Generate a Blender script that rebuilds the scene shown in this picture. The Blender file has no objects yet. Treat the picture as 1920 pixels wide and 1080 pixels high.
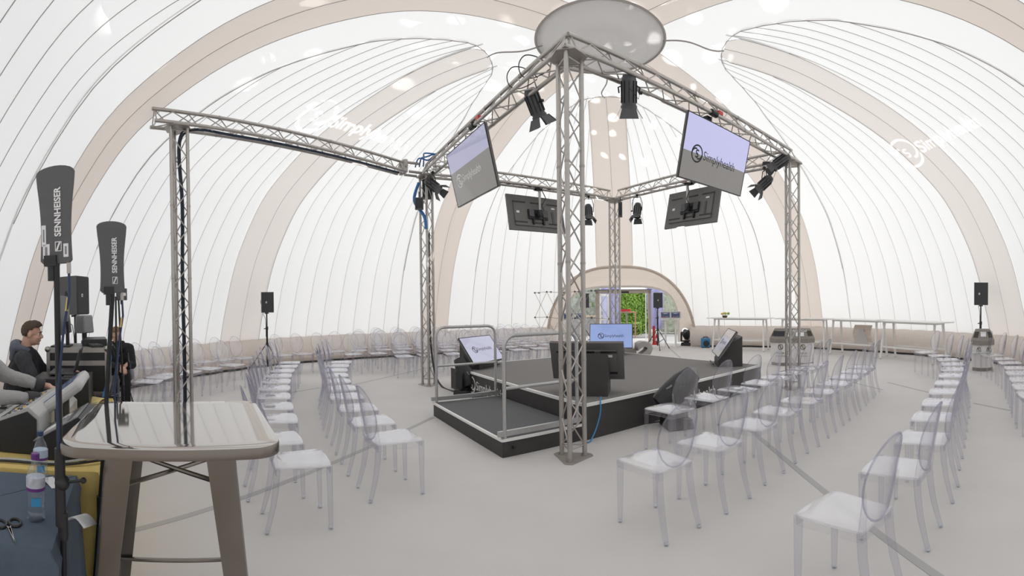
import bpy, bmesh, math, random
import numpy as np
from mathutils import Vector as V, Matrix as Mx, Euler
random.seed(4)
SC = bpy.context.scene
COL = SC.collection
PI = math.pi
R = math.radians

# ------------------------------------------------------------------ camera, sky, exposure
# The photograph is a cylindrical panorama: F pixels per radian, horizon row Y0, a small roll and pitch.
F, Y0, TX, TY, CAMH = 865.45, 578.58, -0.011314, -0.012551, 1.6
def _rm():
    c, s = math.cos(TX), math.sin(TX); A = np.array([[c, 0, s], [0, 1, 0], [-s, 0, c]])
    c, s = math.cos(TY), math.sin(TY); B = np.array([[1, 0, 0], [0, c, s], [0, -s, c]])
    return B @ A
RM = _rm()
def ray(px, py):
    th = (px - 960) / F
    return RM.T @ np.array([math.sin(th), math.cos(th), (Y0 - py) / F])
def at(px, py, z=0.0):            # the point at height z that the photograph shows at a pixel
    d = ray(px, py); t = (z - CAMH) / d[2]
    return V((d[0] * t, d[1] * t, z))
def atd(px, py, dist):            # the point at a horizontal distance
    d = ray(px, py); t = dist / math.hypot(d[0], d[1])
    return V((d[0] * t, d[1] * t, CAMH + d[2] * t))

cam = bpy.data.cameras.new('camera'); cam.type = 'PANO'; cam.panorama_type = 'CENTRAL_CYLINDRICAL'
cam.central_cylindrical_range_u_min = -960 / F; cam.central_cylindrical_range_u_max = 960 / F
cam.central_cylindrical_range_v_min = -(1080 - Y0) / F; cam.central_cylindrical_range_v_max = Y0 / F
cam.central_cylindrical_radius = 1.0
cam.clip_start = 0.05; cam.clip_end = 300
camo = bpy.data.objects.new('camera', cam); COL.objects.link(camo)
T = RM.T
camo.matrix_world = Mx(((T[0][0], T[0][2], -T[0][1], 0), (T[1][0], T[1][2], -T[1][1], 0), (T[2][0], T[2][2], -T[2][1], CAMH), (0, 0, 0, 1)))
SC.camera = camo

w = bpy.data.worlds.new('overcast_sky'); SC.world = w; w.use_nodes = True
wn = w.node_tree.nodes; wl = w.node_tree.links
wn['Background'].inputs['Color'].default_value = (0.97, 0.985, 1.0, 1)
wn['Background'].inputs['Strength'].default_value = 1.38
sun = bpy.data.lights.new('sun', 'SUN'); sun.energy = 1.1; sun.angle = R(14); sun.color = (1.0, 0.96, 0.88)
suno = bpy.data.objects.new('sun', sun); COL.objects.link(suno)
suno.rotation_euler = V((-0.30, -0.62, -0.85)).to_track_quat('-Z', 'Y').to_euler()   # high behind the far wall
SC.view_settings.view_transform = 'Standard'; SC.view_settings.look = 'None'
SC.view_settings.exposure = 0.14; SC.view_settings.gamma = 1.0; SC.view_settings.use_curve_mapping = False
SC.cycles.transparent_max_bounces = 64
SC.cycles.max_bounces = 10; SC.cycles.diffuse_bounces = 6; SC.cycles.glossy_bounces = 4; SC.cycles.transmission_bounces = 6
SC.cycles.caustics_reflective = False; SC.cycles.caustics_refractive = False

# ------------------------------------------------------------------ materials
def mat(name, col, rough=0.5, metal=0.0, var=0.0, scale=20.0, bump=0.0, emit=None, es=0.0, spec=None, coat=0.0, stretch=None):
    m = bpy.data.materials.new(name); m.use_nodes = True
    nt = m.node_tree; b = nt.nodes['Principled BSDF']
    b.inputs['Base Color'].default_value = (*col, 1); b.inputs['Roughness'].default_value = rough; b.inputs['Metallic'].default_value = metal
    if spec is not None: b.inputs['Specular IOR Level'].default_value = spec
    if coat: b.inputs['Coat Weight'].default_value = coat; b.inputs['Coat Roughness'].default_value = 0.08
    if emit: b.inputs['Emission Color'].default_value = (*emit, 1); b.inputs['Emission Strength'].default_value = es
    if var or bump:
        tc = nt.nodes.new('ShaderNodeTexCoord'); n = nt.nodes.new('ShaderNodeTexNoise')
        n.inputs['Scale'].default_value = scale; n.inputs['Detail'].default_value = 4
        if stretch:
            mp = nt.nodes.new('ShaderNodeMapping'); mp.inputs['Scale'].default_value = stretch
            nt.links.new(tc.outputs['Object'], mp.inputs['Vector']); nt.links.new(mp.outputs['Vector'], n.inputs['Vector'])
        else:
            nt.links.new(tc.outputs['Object'], n.inputs['Vector'])
        if var:
            mx = nt.nodes.new('ShaderNodeMix'); mx.data_type = 'RGBA'
            lo = [max(0, c * (1 - var)) for c in col]; hi = [min(1, c * (1 + var)) for c in col]
            mx.inputs['A'].default_value = (*lo, 1); mx.inputs['B'].default_value = (*hi, 1)
            nt.links.new(n.outputs['Fac'], mx.inputs['Factor']); nt.links.new(mx.outputs['Result'], b.inputs['Base Color'])
        if bump:
            bp = nt.nodes.new('ShaderNodeBump'); bp.inputs['Strength'].default_value = bump; bp.inputs['Distance'].default_value = 0.02
            nt.links.new(n.outputs['Fac'], bp.inputs['Height']); nt.links.new(bp.outputs['Normal'], b.inputs['Normal'])
    return m

def fabric(name, col, trans, tcol=None, wr=0.15, scale=1.5, stretch=(1, 1, 1)):     # thin cloth that lets daylight through
    m = bpy.data.materials.new(name); m.use_nodes = True
    nt = m.node_tree; nt.nodes.remove(nt.nodes['Principled BSDF']); out = nt.nodes['Material Output']
    d = nt.nodes.new('ShaderNodeBsdfDiffuse'); t = nt.nodes.new('ShaderNodeBsdfTranslucent'); mx = nt.nodes.new('ShaderNodeMixShader')
    d.inputs['Color'].default_value = (*col, 1); t.inputs['Color'].default_value = (*(tcol or col), 1); mx.inputs[0].default_value = trans
    nt.links.new(d.outputs[0], mx.inputs[1]); nt.links.new(t.outputs[0], mx.inputs[2]); nt.links.new(mx.outputs[0], out.inputs[0])
    tc = nt.nodes.new('ShaderNodeTexCoord'); mp = nt.nodes.new('ShaderNodeMapping'); n = nt.nodes.new('ShaderNodeTexNoise'); bp = nt.nodes.new('ShaderNodeBump')
    mp.inputs['Scale'].default_value = stretch; n.inputs['Scale'].default_value = scale; n.inputs['Detail'].default_value = 3
    bp.inputs['Strength'].default_value = wr; bp.inputs['Distance'].default_value = 0.1
    nt.links.new(tc.outputs['Object'], mp.inputs[0]); nt.links.new(mp.outputs[0], n.inputs['Vector']); nt.links.new(n.outputs['Fac'], bp.inputs['Height'])
    nt.links.new(bp.outputs[0], d.inputs['Normal'])
    return m

def clear(name, tint, body, rim, cloud=0.0, ccol=(0.8, 0.8, 0.84)):     # clear moulded plastic: see-through, shiny at a slant, tinted where one looks along it
    m = bpy.data.materials.new(name); m.use_nodes = True
    nt = m.node_tree; nt.nodes.remove(nt.nodes['Principled BSDF']); out = nt.nodes['Material Output']
    N = nt.nodes.new; L = nt.links.new
    lw = N('ShaderNodeLayerWeight'); lw.inputs['Blend'].default_value = 0.5
    p5 = N('ShaderNodeMath'); p5.operation = 'POWER'; p5.inputs[1].default_value = 4.0; L(lw.outputs['Facing'], p5.inputs[0])
    ma = N('ShaderNodeMath'); ma.operation = 'MULTIPLY_ADD'; ma.inputs[1].default_value = 0.75; ma.inputs[2].default_value = 0.045; L(p5.outputs[0], ma.inputs[0])
    p3 = N('ShaderNodeMath'); p3.operation = 'POWER'; p3.inputs[1].default_value = 4.5; L(lw.outputs['Facing'], p3.inputs[0])
    cm = N('ShaderNodeMix'); cm.data_type = 'RGBA'; cm.inputs['A'].default_value = (*tint, 1); cm.inputs['B'].default_value = (*rim, 1); L(p3.outputs[0], cm.inputs['Factor'])
    tr = N('ShaderNodeBsdfTransparent'); L(cm.outputs['Result'], tr.inputs['Color'])
    gl = N('ShaderNodeBsdfGlossy'); gl.inputs['Roughness'].default_value = 0.03; gl.inputs['Color'].default_value = (0.96, 0.96, 1, 1)
    df = N('ShaderNodeBsdfDiffuse'); df.inputs['Color'].default_value = (*ccol, 1)
    a = N('ShaderNodeMixShader'); a.inputs[0].default_value = cloud; L(tr.outputs[0], a.inputs[1]); L(df.outputs[0], a.inputs[2])
    b = N('ShaderNodeMixShader'); L(ma.outputs[0], b.inputs[0]); L(a.outputs[0], b.inputs[1]); L(gl.outputs[0], b.inputs[2])
    L(b.outputs[0], out.inputs[0])
    return m

M = {}
M['fabric'] = fabric('white_dome_fabric', (0.86, 0.86, 0.855), 0.5)
M['fabric_b'] = fabric('beige_beam_fabric', (0.77, 0.70, 0.645), 0.36)
M['fabric_p'] = fabric('pale_beam_fabric', (0.80, 0.755, 0.72), 0.42)
M['tube'] = fabric('beige_tube_fabric', (0.80, 0.75, 0.71), 0.34, wr=0.5, scale=3, stretch=(2, 2, 0.6))
M['entry'] = fabric('beige_porch_fabric', (0.72, 0.645, 0.58), 0.34, wr=0.8, scale=2.2, stretch=(0.8, 0.8, 6))
M['crown'] = fabric('grey_crown_fabric', (0.60, 0.585, 0.575), 0.22, wr=0.5, scale=2)
M['seam'] = mat('taupe_seam_thread', (0.43, 0.40, 0.38), 0.9)
M['carpet'] = mat('grey_floor_carpet', (0.63, 0.61, 0.60), 0.95, var=0.06, scale=1.6, spec=0.1)
M['tape'] = mat('dark_floor_tape', (0.44, 0.435, 0.435), 0.8)
M['alu'] = mat('truss_aluminium', (0.47, 0.445, 0.42), 0.38, 0.85, var=0.12, scale=14)
M['alu_d'] = mat('dull_plate_aluminium', (0.42, 0.39, 0.36), 0.5, 0.6, var=0.15, scale=12)
M['galv'] = mat('galvanised_rail', (0.52, 0.52, 0.52), 0.42, 0.8, var=0.1, scale=25)
M['deck'] = mat('charcoal_stage_carpet', (0.235, 0.226, 0.22), 0.95, var=0.3, scale=160, bump=0.1, spec=0.1)
M['fascia'] = mat('black_stage_fascia', (0.05, 0.047, 0.046), 0.55, var=0.2, scale=8)
M['edge'] = mat('pale_deck_edge', (0.84, 0.83, 0.81), 0.45)
M['black'] = mat('black_plastic', (0.022, 0.022, 0.024), 0.45, var=0.2, scale=30)
M['black_m'] = mat('black_metal', (0.03, 0.031, 0.034), 0.38, 0.5)
M['char'] = mat('charcoal_speaker_cloth', (0.055, 0.055, 0.058), 0.8, var=0.25, scale=220, bump=0.15)
M['dgrey'] = mat('dark_grey_plastic', (0.085, 0.085, 0.09), 0.5, var=0.15, scale=20)
M['tvback'] = mat('grey_tv_back', (0.15, 0.145, 0.14), 0.55, var=0.1, scale=30)
M['paddle'] = mat('grey_paddle_plastic', (0.115, 0.115, 0.12), 0.6, var=0.08, scale=60)
M['mgrey'] = mat('mid_grey_plastic', (0.26, 0.26, 0.265), 0.45, var=0.06, scale=30)
M['lgrey'] = mat('light_grey_console', (0.50, 0.50, 0.49), 0.4, var=0.05, scale=15)
M['white'] = mat('white_lacquer', (0.80, 0.79, 0.77), 0.4)
M['whitep'] = mat('white_paper', (0.82, 0.82, 0.84), 0.8)
M['paint'] = mat('white_lettering', (0.86, 0.86, 0.86), 0.6)
M['inkd'] = mat('dark_print', (0.02, 0.024, 0.03), 0.6)
M['taupe'] = mat('taupe_bin_hood', (0.25, 0.225, 0.205), 0.55, var=0.08, scale=6)
M['binw'] = mat('pale_bin_body', (0.72, 0.70, 0.68), 0.6, var=0.03, scale=6)
M['blue'] = mat('blue_blower_shell', (0.045, 0.21, 0.42), 0.4, var=0.1, scale=10)
M['bluec'] = mat('blue_cable', (0.03, 0.16, 0.42), 0.45)
M['red'] = mat('red_plastic', (0.58, 0.035, 0.04), 0.4)
M['yellow'] = mat('yellow_tablecloth', (0.66, 0.50, 0.17), 0.85, var=0.16, scale=7, bump=0.35)
M['navy'] = mat('slate_blue_tablecloth', (0.085, 0.115, 0.155), 0.9, var=0.14, scale=9, bump=0.25)
M['navy_d'] = mat('dark_tablecloth', (0.03, 0.034, 0.045), 0.9, var=0.15, scale=9, bump=0.2)
M['steel'] = mat('brushed_bistro_steel', (0.235, 0.21, 0.185), 0.27, 0.9, var=0.08, scale=6, stretch=(1, 14, 1))
M['steeltop'] = mat('polished_bistro_top', (0.50, 0.475, 0.45), 0.05, 0.92, var=0.04, scale=5)
M['skin'] = mat('skin', (0.60, 0.355, 0.27), 0.55, var=0.1, scale=18)
M['hairb'] = mat('brown_hair', (0.075, 0.05, 0.032), 0.75, var=0.35, scale=70, bump=0.6)
M['hairs'] = mat('short_fair_hair', (0.23, 0.135, 0.07), 0.75, var=0.3, scale=70, bump=0.5)
M['coat'] = mat('charcoal_fleece', (0.05, 0.052, 0.058), 0.95, var=0.3, scale=35, bump=0.4)
M['coat2'] = mat('black_jacket', (0.018, 0.018, 0.02), 0.9, var=0.3, scale=30, bump=0.4)
M['hood'] = mat('blue_grey_hood', (0.12, 0.13, 0.17), 0.95, var=0.2, scale=30, bump=0.4)
M['hoodg'] = mat('grey_marl_jersey', (0.37, 0.36, 0.36), 0.95, var=0.14, scale=60, bump=0.3)
M['cuff'] = mat('dark_grey_cuff', (0.06, 0.06, 0.065), 0.95, var=0.2, scale=60)
M['trous'] = mat('black_trousers', (0.014, 0.014, 0.016), 0.9, var=0.3, scale=25)
M['shoe'] = mat('brown_boot', (0.10, 0.065, 0.04), 0.7, var=0.2, scale=20)
M['glassb'] = mat('black_screen_glass', (0.012, 0.012, 0.014), 0.05, spec=0.7)
M['hedge'] = mat('hedge_leaf', (0.30, 0.48, 0.09), 0.6, var=0.6, scale=6)
M['hedge2'] = mat('box_hedge_leaf', (0.36, 0.52, 0.12), 0.6, var=0.4, scale=6)
M['soil'] = mat('planting_bed', (0.22, 0.16, 0.11), 0.95, var=0.4, scale=9)
M['stone'] = mat('pale_paving', (0.55, 0.54, 0.53), 0.8, var=0.1, scale=3)
M['bark'] = mat('bark', (0.10, 0.06, 0.035), 0.9, var=0.3, scale=12)
M['lilac'] = mat('lilac_banner_cloth', (0.42, 0.42, 0.68), 0.8, var=0.1, scale=3)
M['doorf'] = mat('door_frame_taupe', (0.52, 0.47, 0.43), 0.5, 0.2, var=0.05, scale=8)
M['clear'] = clear('clear_polycarbonate', (0.972, 0.972, 0.976), 0, (0.34, 0.34, 0.47), 0.035, (0.95, 0.95, 0.97))
M['legc'] = clear('clear_chair_leg', (0.93, 0.93, 0.95), 0, (0.22, 0.22, 0.36), 0.03, (0.8, 0.8, 0.86))
M['seatc'] = clear('whitened_clear_seat', (0.96, 0.96, 0.965), 0, (0.55, 0.55, 0.68), 0.36, (0.95, 0.95, 0.955))  # white diffuse mixed in to make the seat paler
M['rim'] = clear('violet_clear_edge', (0.84, 0.84, 0.89), 0, (0.20, 0.20, 0.36), 0.03, (0.5, 0.5, 0.62))
M['pet'] = clear('bottle_plastic', (0.93, 0.95, 0.97), 0, (0.62, 0.66, 0.74), 0.05)
M['pvc'] = clear('clear_pvc_window', (0.90, 0.91, 0.93), 0, (0.7, 0.72, 0.78), 0.10)
def screen(name, col, s, rough=0.06):
    return mat(name, (0.01, 0.01, 0.012), rough, emit=col, es=s, spec=0.6)

# ------------------------------------------------------------------ mesh builder
class G:
    def __init__(s): s.v = []; s.f = []
    def add(s, vs, fs, m=None):
        b = len(s.v)
        s.v += [tuple(m @ V(p)) if m is not None else tuple(p) for p in vs]
        s.f += [tuple(b + i for i in f) for f in fs]
        return s
    def box(s, c, d, m=None, top=None):        # centre, size; top scales the upper face
        x, y, z = (k / 2 for k in d); t = top or (1, 1)
        vs = [(c[0] + sx * x * (t[0] if sz > 0 else 1), c[1] + sy * y * (t[1] if sz > 0 else 1), c[2] + sz * z) for sz in (-1, 1) for sx, sy in ((-1, -1), (1, -1), (1, 1), (-1, 1))]
        return s.add(vs, [(3, 2, 1, 0), (4, 5, 6, 7), (0, 1, 5, 4), (1, 2, 6, 5), (2, 3, 7, 6), (3, 0, 4, 7)], m)
    def tube(s, pts, r, n=8, closed=False, cap=True, m=None, square=False, flat=None, soft=False):
        pts = [V(p) for p in pts]; k = len(pts); rs = r if isinstance(r, (list, tuple)) else [r] * k
        vs = []; up0 = None
        for i, p in enumerate(pts):
            if closed: d = pts[(i + 1) % k] - pts[i - 1]
            else: d = pts[min(i + 1, k - 1)] - pts[max(i - 1, 0)]
            d = d.normalized() if d.length > 1e-9 else V((0, 0, 1))
            if up0 is None:
                up0 = V((0, 0, 1)) if abs(d.z) < 0.9 else V((0, 1, 0))
            a = d.cross(up0); a = a.normalized() if a.length > 1e-6 else V((1, 0, 0)); b = a.cross(d).normalized(); up0 = b
            for j in range(n):
                t = 2 * PI * (j + (0.5 if square else 0)) / n
                rr = rs[i] * (1.414 if square else 1)
                if soft: rr = rs[i] / (abs(math.cos(t)) ** 5 + abs(math.sin(t)) ** 5) ** .2
                fa = flat if flat else 1.0
                vs.append(p + a * math.cos(t) * rr + b * math.sin(t) * rr * fa)
        fs = []
        for i in range(k if closed else k - 1):
            for j in range(n):
                i2 = (i + 1) % k; j2 = (j + 1) % n
                fs.append((i * n + j, i * n + j2, i2 * n + j2, i2 * n + j))
        if cap and not closed:
            fs.append(tuple(range(n - 1, -1, -1))); fs.append(tuple((k - 1) * n + j for j in range(n)))
        return s.add(vs, fs, m)
    def cyl(s, p0, p1, r0, r1=None, n=10, m=None): return s.tube([p0, p1], [r0, r0 if r1 is None else r1], n, m=m)
    def lathe(s, prof, n=16, m=None):
        vs = [(r * math.cos(2 * PI * j / n), r * math.sin(2 * PI * j / n), z) for r, z in prof for j in range(n)]
        fs = [(i * n + j, i * n + (j + 1) % n, (i + 1) * n + (j + 1) % n, (i + 1) * n + j) for i in range(len(prof) - 1) for j in range(n)]
        if prof[0][0] > 1e-4: fs.append(tuple(range(n - 1, -1, -1)))
        if prof[-1][0] > 1e-4: fs.append(tuple((len(prof) - 1) * n + j for j in range(n)))
        return s.add(vs, fs, m)
    def prism(s, poly, z0, z1, m=None):
        n = len(poly); vs = [(x, y, z0) for x, y in poly] + [(x, y, z1) for x, y in poly]
        return s.add(vs, [tuple(range(n - 1, -1, -1)), tuple(range(n, 2 * n))] + [(i, (i + 1) % n, n + (i + 1) % n, n + i) for i in range(n)], m)
    def ball(s, c, r, nu=12, nv=8, m=None):
        rx, ry, rz = r if isinstance(r, (tuple, list)) else (r, r, r)
        vs = [(c[0], c[1], c[2] - rz)]
        for i in range(1, nv):
            a = -PI / 2 + PI * i / nv
            for j in range(nu):
                t = 2 * PI * j / nu
                vs.append((c[0] + rx * math.cos(a) * math.cos(t), c[1] + ry * math.cos(a) * math.sin(t), c[2] + rz * math.sin(a)))
        vs.append((c[0], c[1], c[2] + rz)); e = len(vs) - 1
        fs = [(0, 1 + (j + 1) % nu, 1 + j) for j in range(nu)]
        for i in range(nv - 2):
            for j in range(nu):
                a = 1 + i * nu + j; b = 1 + i * nu + (j + 1) % nu
                fs.append((a, b, b + nu, a + nu))
        fs += [(e, 1 + (nv - 2) * nu + j, 1 + (nv - 2) * nu + (j + 1) % nu) for j in range(nu)]
        return s.add(vs, fs, m)
    def grid(s, fn, nu, nv, m=None):
        vs = [fn(i / nu, j / nv) for i in range(nu + 1) for j in range(nv + 1)]; w_ = nv + 1
        return s.add(vs, [(i * w_ + j, (i + 1) * w_ + j, (i + 1) * w_ + j + 1, i * w_ + j + 1) for i in range(nu) for j in range(nv)], m)
    def mesh(s, name, smooth=False):
        me = bpy.data.meshes.new(name); me.from_pydata(s.v, [], s.f)
        if smooth:
            me.polygons.foreach_set('use_smooth', [True] * len(me.polygons))
            me.set_sharp_from_angle(angle=R(38))
        me.update(); return me
    def build(s, name, m, parent=None, smooth=True, bevel=0.0, loc=None, kind=None, label=None):
        o = bpy.data.objects.new(name, s.mesh(name, smooth)); COL.objects.link(o)
        o.data.materials.append(M[m] if isinstance(m, str) else m)
        if parent is not None: o.parent = parent
        if loc is not None: o.location = loc
        if bevel:
            bv = o.modifiers.new('bevel', 'BEVEL'); bv.width = bevel; bv.segments = 2; bv.limit_method = 'ANGLE'
        if kind: o['kind'] = kind
        if label: o['label'] = label
        return o

def tag(o, label, cat, group=None):
    o['label'] = label; o['category'] = cat
    if group: o['group'] = group
    return o
def thing(name, label, cat, loc=(0, 0, 0), rz=0.0, group=None):
    o = bpy.data.objects.new(name, None); COL.objects.link(o); o.empty_display_size = 0.1
    o.location = loc; o.rotation_euler = (0, 0, rz)
    return tag(o, label, cat, group)
def struct(name):
    o = bpy.data.objects.new(name, None); COL.objects.link(o); o['kind'] = 'structure'; return o
KIDS = {}
def dup(root, loc, rz, label, group=None):       # a copy of a thing with its parts and sub-parts
    c = root.copy(); COL.objects.link(c); c.location = loc; c.rotation_euler = (0, 0, rz); c['label'] = label
    if group: c['group'] = group
    for ch in list(root.children):
        d = ch.copy(); COL.objects.link(d); d.parent = c
        for g in list(ch.children):
            e = g.copy(); COL.objects.link(e); e.parent = d
    return c
def part_copy(o, parent, mtx):                  # an alike part sharing mesh data
    d = o.copy(); COL.objects.link(d); d.parent = parent; d.matrix_local = mtx; return d
def place(o, m): o.matrix_world = m; return o
def look(frm, to, up=V((0, 0, 1))):             # matrix whose +Y looks from frm to to
    y = (V(to) - V(frm)).normalized(); x = y.cross(up).normalized(); z = x.cross(y)
    return Mx(((x.x, y.x, z.x, frm[0]), (x.y, y.y, z.y, frm[1]), (x.z, y.z, z.z, frm[2]), (0, 0, 0, 1)))
def xy(p, z=0.0): return V((p[0], p[1], z))
def heading(d): return math.atan2(-d[0], d[1])    # rotation about z that turns +Y to d

def text_mesh(body, size, depth=0.0, align='CENTER', bold=0.0):
    c = bpy.data.curves.new('t', 'FONT'); c.body = body; c.size = size; c.extrude = depth; c.align_x = align; c.align_y = 'CENTER'; c.offset = bold
    c.resolution_u = 4
    o = bpy.data.objects.new('t', c); COL.objects.link(o)
    dg = bpy.context.evaluated_depsgraph_get(); me = bpy.data.meshes.new_from_object(o.evaluated_get(dg))
    bpy.data.objects.remove(o); bpy.data.curves.remove(c)
    return me
def arcpts(cx, cy, r0, r1, a0, a1, n=24):
    return [(cx + (r0 + (r1 - r0) * i / n) * math.cos(R(a0 + (a1 - a0) * i / n)), cy + (r0 + (r1 - r0) * i / n) * math.sin(R(a0 + (a1 - a0) * i / n))) for i in range(n + 1)]
def logo_lines():                                # emblem: two hooked arcs round an S
    a = arcpts(0, 0, 1, 1, 205, 10) + arcpts(0.12, -0.02, 0.88, 0.52, 2, -88, 10)
    b = [(-x, -y) for x, y in a]
    s_ = arcpts(0.04, 0.2, 0.24, 0.24, 30, 255, 12) + arcpts(-0.04, -0.2, 0.24, 0.24, 75, -150, 12)
    return [a, b, s_]
def stroke(pts, wd):
    l = []; r = []
    for i, p in enumerate(pts):
        q0 = pts[max(i - 1, 0)]; q1 = pts[min(i + 1, len(pts) - 1)]
        dx, dy = q1[0] - q0[0], q1[1] - q0[1]; k = math.hypot(dx, dy) or 1
        l.append((p[0] - dy / k * wd / 2, p[1] + dx / k * wd / 2)); r.append((p[0] + dy / k * wd / 2, p[1] - dx / k * wd / 2))
    return l, r
def brand(width, word='Simplyhealth'):           # emblem and word, centred, as flat geometry in XY
    g = G(); u = width / 9.4
    for li in logo_lines():
        l, r = stroke(li, 0.2 if li is not logo_lines else 0.2); n = len(l)
        g.add([((x - 3.65) * u, y * u, 0) for x, y in l + r], [(i, i + 1, n + i + 1, n + i) for i in range(n - 1)])
    me = text_mesh(word, 1.45 * u, 0, 'LEFT', 0.0)
    xs = [v.co.x for v in me.vertices]; sx = 6.9 * u / (max(xs) - min(xs)); x0 = min(xs)
    g.add([((v.co.x - x0) * sx - 2.35 * u, v.co.y * 1.1, 0) for v in me.vertices], [tuple(p.vertices) for p in me.polygons])
    bpy.data.meshes.remove(me)
    return g
def letters(body, size, m, parent, mtx, name='lettering', depth=0.001, bold=0.0, width=None):
    me = text_mesh(body, size, depth, 'CENTER', bold); o = bpy.data.objects.new(name, me); COL.objects.link(o)
    me.materials.clear(); me.materials.append(M[m] if isinstance(m, str) else m); o.parent = parent
    if width:
        xs = [v.co.x for v in me.vertices]; k = width / (max(xs) - min(xs))
        for v in me.vertices: v.co.x *= k
    o.matrix_local = mtx; return o
UPX = Mx(((1, 0, 0, 0), (0, 0, -1, 0), (0, 1, 0, 0), (0, 0, 0, 1)))      # XY drawing -> upright, facing -Y
UPB = Mx(((-1, 0, 0, 0), (0, 0, 1, 0), (0, 1, 0, 0), (0, 0, 0, 1)))      # XY drawing -> upright, facing +Y

# ------------------------------------------------------------------ the dome
AX = V((1.53, 7.70))
PSN = [-120.7, -75.7, -30.7, 14.3, 59.3, 104.3, 149.3, 194.3, 239.3]
RFN = [8.7, 8.35, 7.78, 8.5, 9.1, 8.95, 8.8, 8.7, 8.7]
def rf(psi):
    psi = (psi + 120.7) % 360 - 120.7
    i = min(int((psi + 120.7) // 45), 7); t = (psi - PSN[i]) / 45; t = (1 - math.cos(PI * t)) / 2
    return RFN[i] * (1 - t) + RFN[i + 1] * t
SZ = [(0.0, 6.05), (.1, 6.03), (.2, 5.97), (.28, 5.9), (.38, 5.75), (.48, 5.5), (.58, 5.2), (.67, 4.85), (.76, 4.38), (.82, 3.97), (.87, 3.45), (.915, 2.85), (.945, 2.3), (.965, 1.8), (.985, 1.25), (1.0, .72)]
def prof(tau):                                   # smooth profile, tau in 0..15
    i = min(max(int(tau), 0), 14); t = tau - i
    p = [SZ[max(i - 1, 0)], SZ[i], SZ[i + 1], SZ[min(i + 2, 15)]]
    return tuple(0.5 * ((2 * p[1][k]) + (p[2][k] - p[0][k]) * t + (2 * p[0][k] - 5 * p[1][k] + 4 * p[2][k] - p[3][k]) * t * t + (3 * p[1][k] - p[0][k] - 3 * p[2][k] + p[3][k]) * t ** 3) for k in (0, 1))
def tau_s(s):
    lo, hi = 0.0, 15.0
    for _ in range(22):
        m_ = (lo + hi) / 2
        if prof(m_)[0] < s: lo = m_
        else: hi = m_
    return lo
def tau_z(z):
    lo, hi = 0.0, 15.0
    for _ in range(22):
        m_ = (lo + hi) / 2
        if prof(m_)[1] > z: lo = m_
        else: hi = m_
    return lo
def dome_pt(psi, tau, off=0.0):
    s, z = prof(tau); r = s * rf(psi); a = R(psi)
    nr = s ** 2.2; nz = math.sqrt(max(0, 1 - nr * nr))
    return V((AX.x + (r + off * nr) * math.sin(a), AX.y + (r + off * nr) * math.cos(a), z + off * nz))
DOOR_PSI, DOOR_HW = 15.4, 17.6
def door_z(psi):
    d = abs((psi - DOOR_PSI + 180) % 360 - 180) / DOOR_HW
    return 0 if d >= 1 else 2.78 * (1 - d ** 2.7) ** 0.42
OUTL = [(.232, 0), (.236, 6), (.245, 11), (.262, 15.5), (.30, 20), (.35, 24), (.43, 28.5), (.515, 31), (.6, 33), (.7, 34.5), (.85, 35.5), (1.01, 36.05)]
def out_psi(s): return float(np.interp(s, [a for a, b in OUTL], [b for a, b in OUTL])) if s > .232 else 0.0
def out_s(p): return float(np.interp(abs(p), [b for a, b in OUTL], [a for a, b in OUTL]))
def band_hw(s): return 0.30 + 0.35 * s
def band_psi(s, rr): return math.degrees(math.asin(min(1, band_hw(s) / max(rr, .3))))
def main_psi(s, rr, pc): return 45 - math.degrees(math.asin(min(.9, 0.43 / max(rr, .5))))

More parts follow.
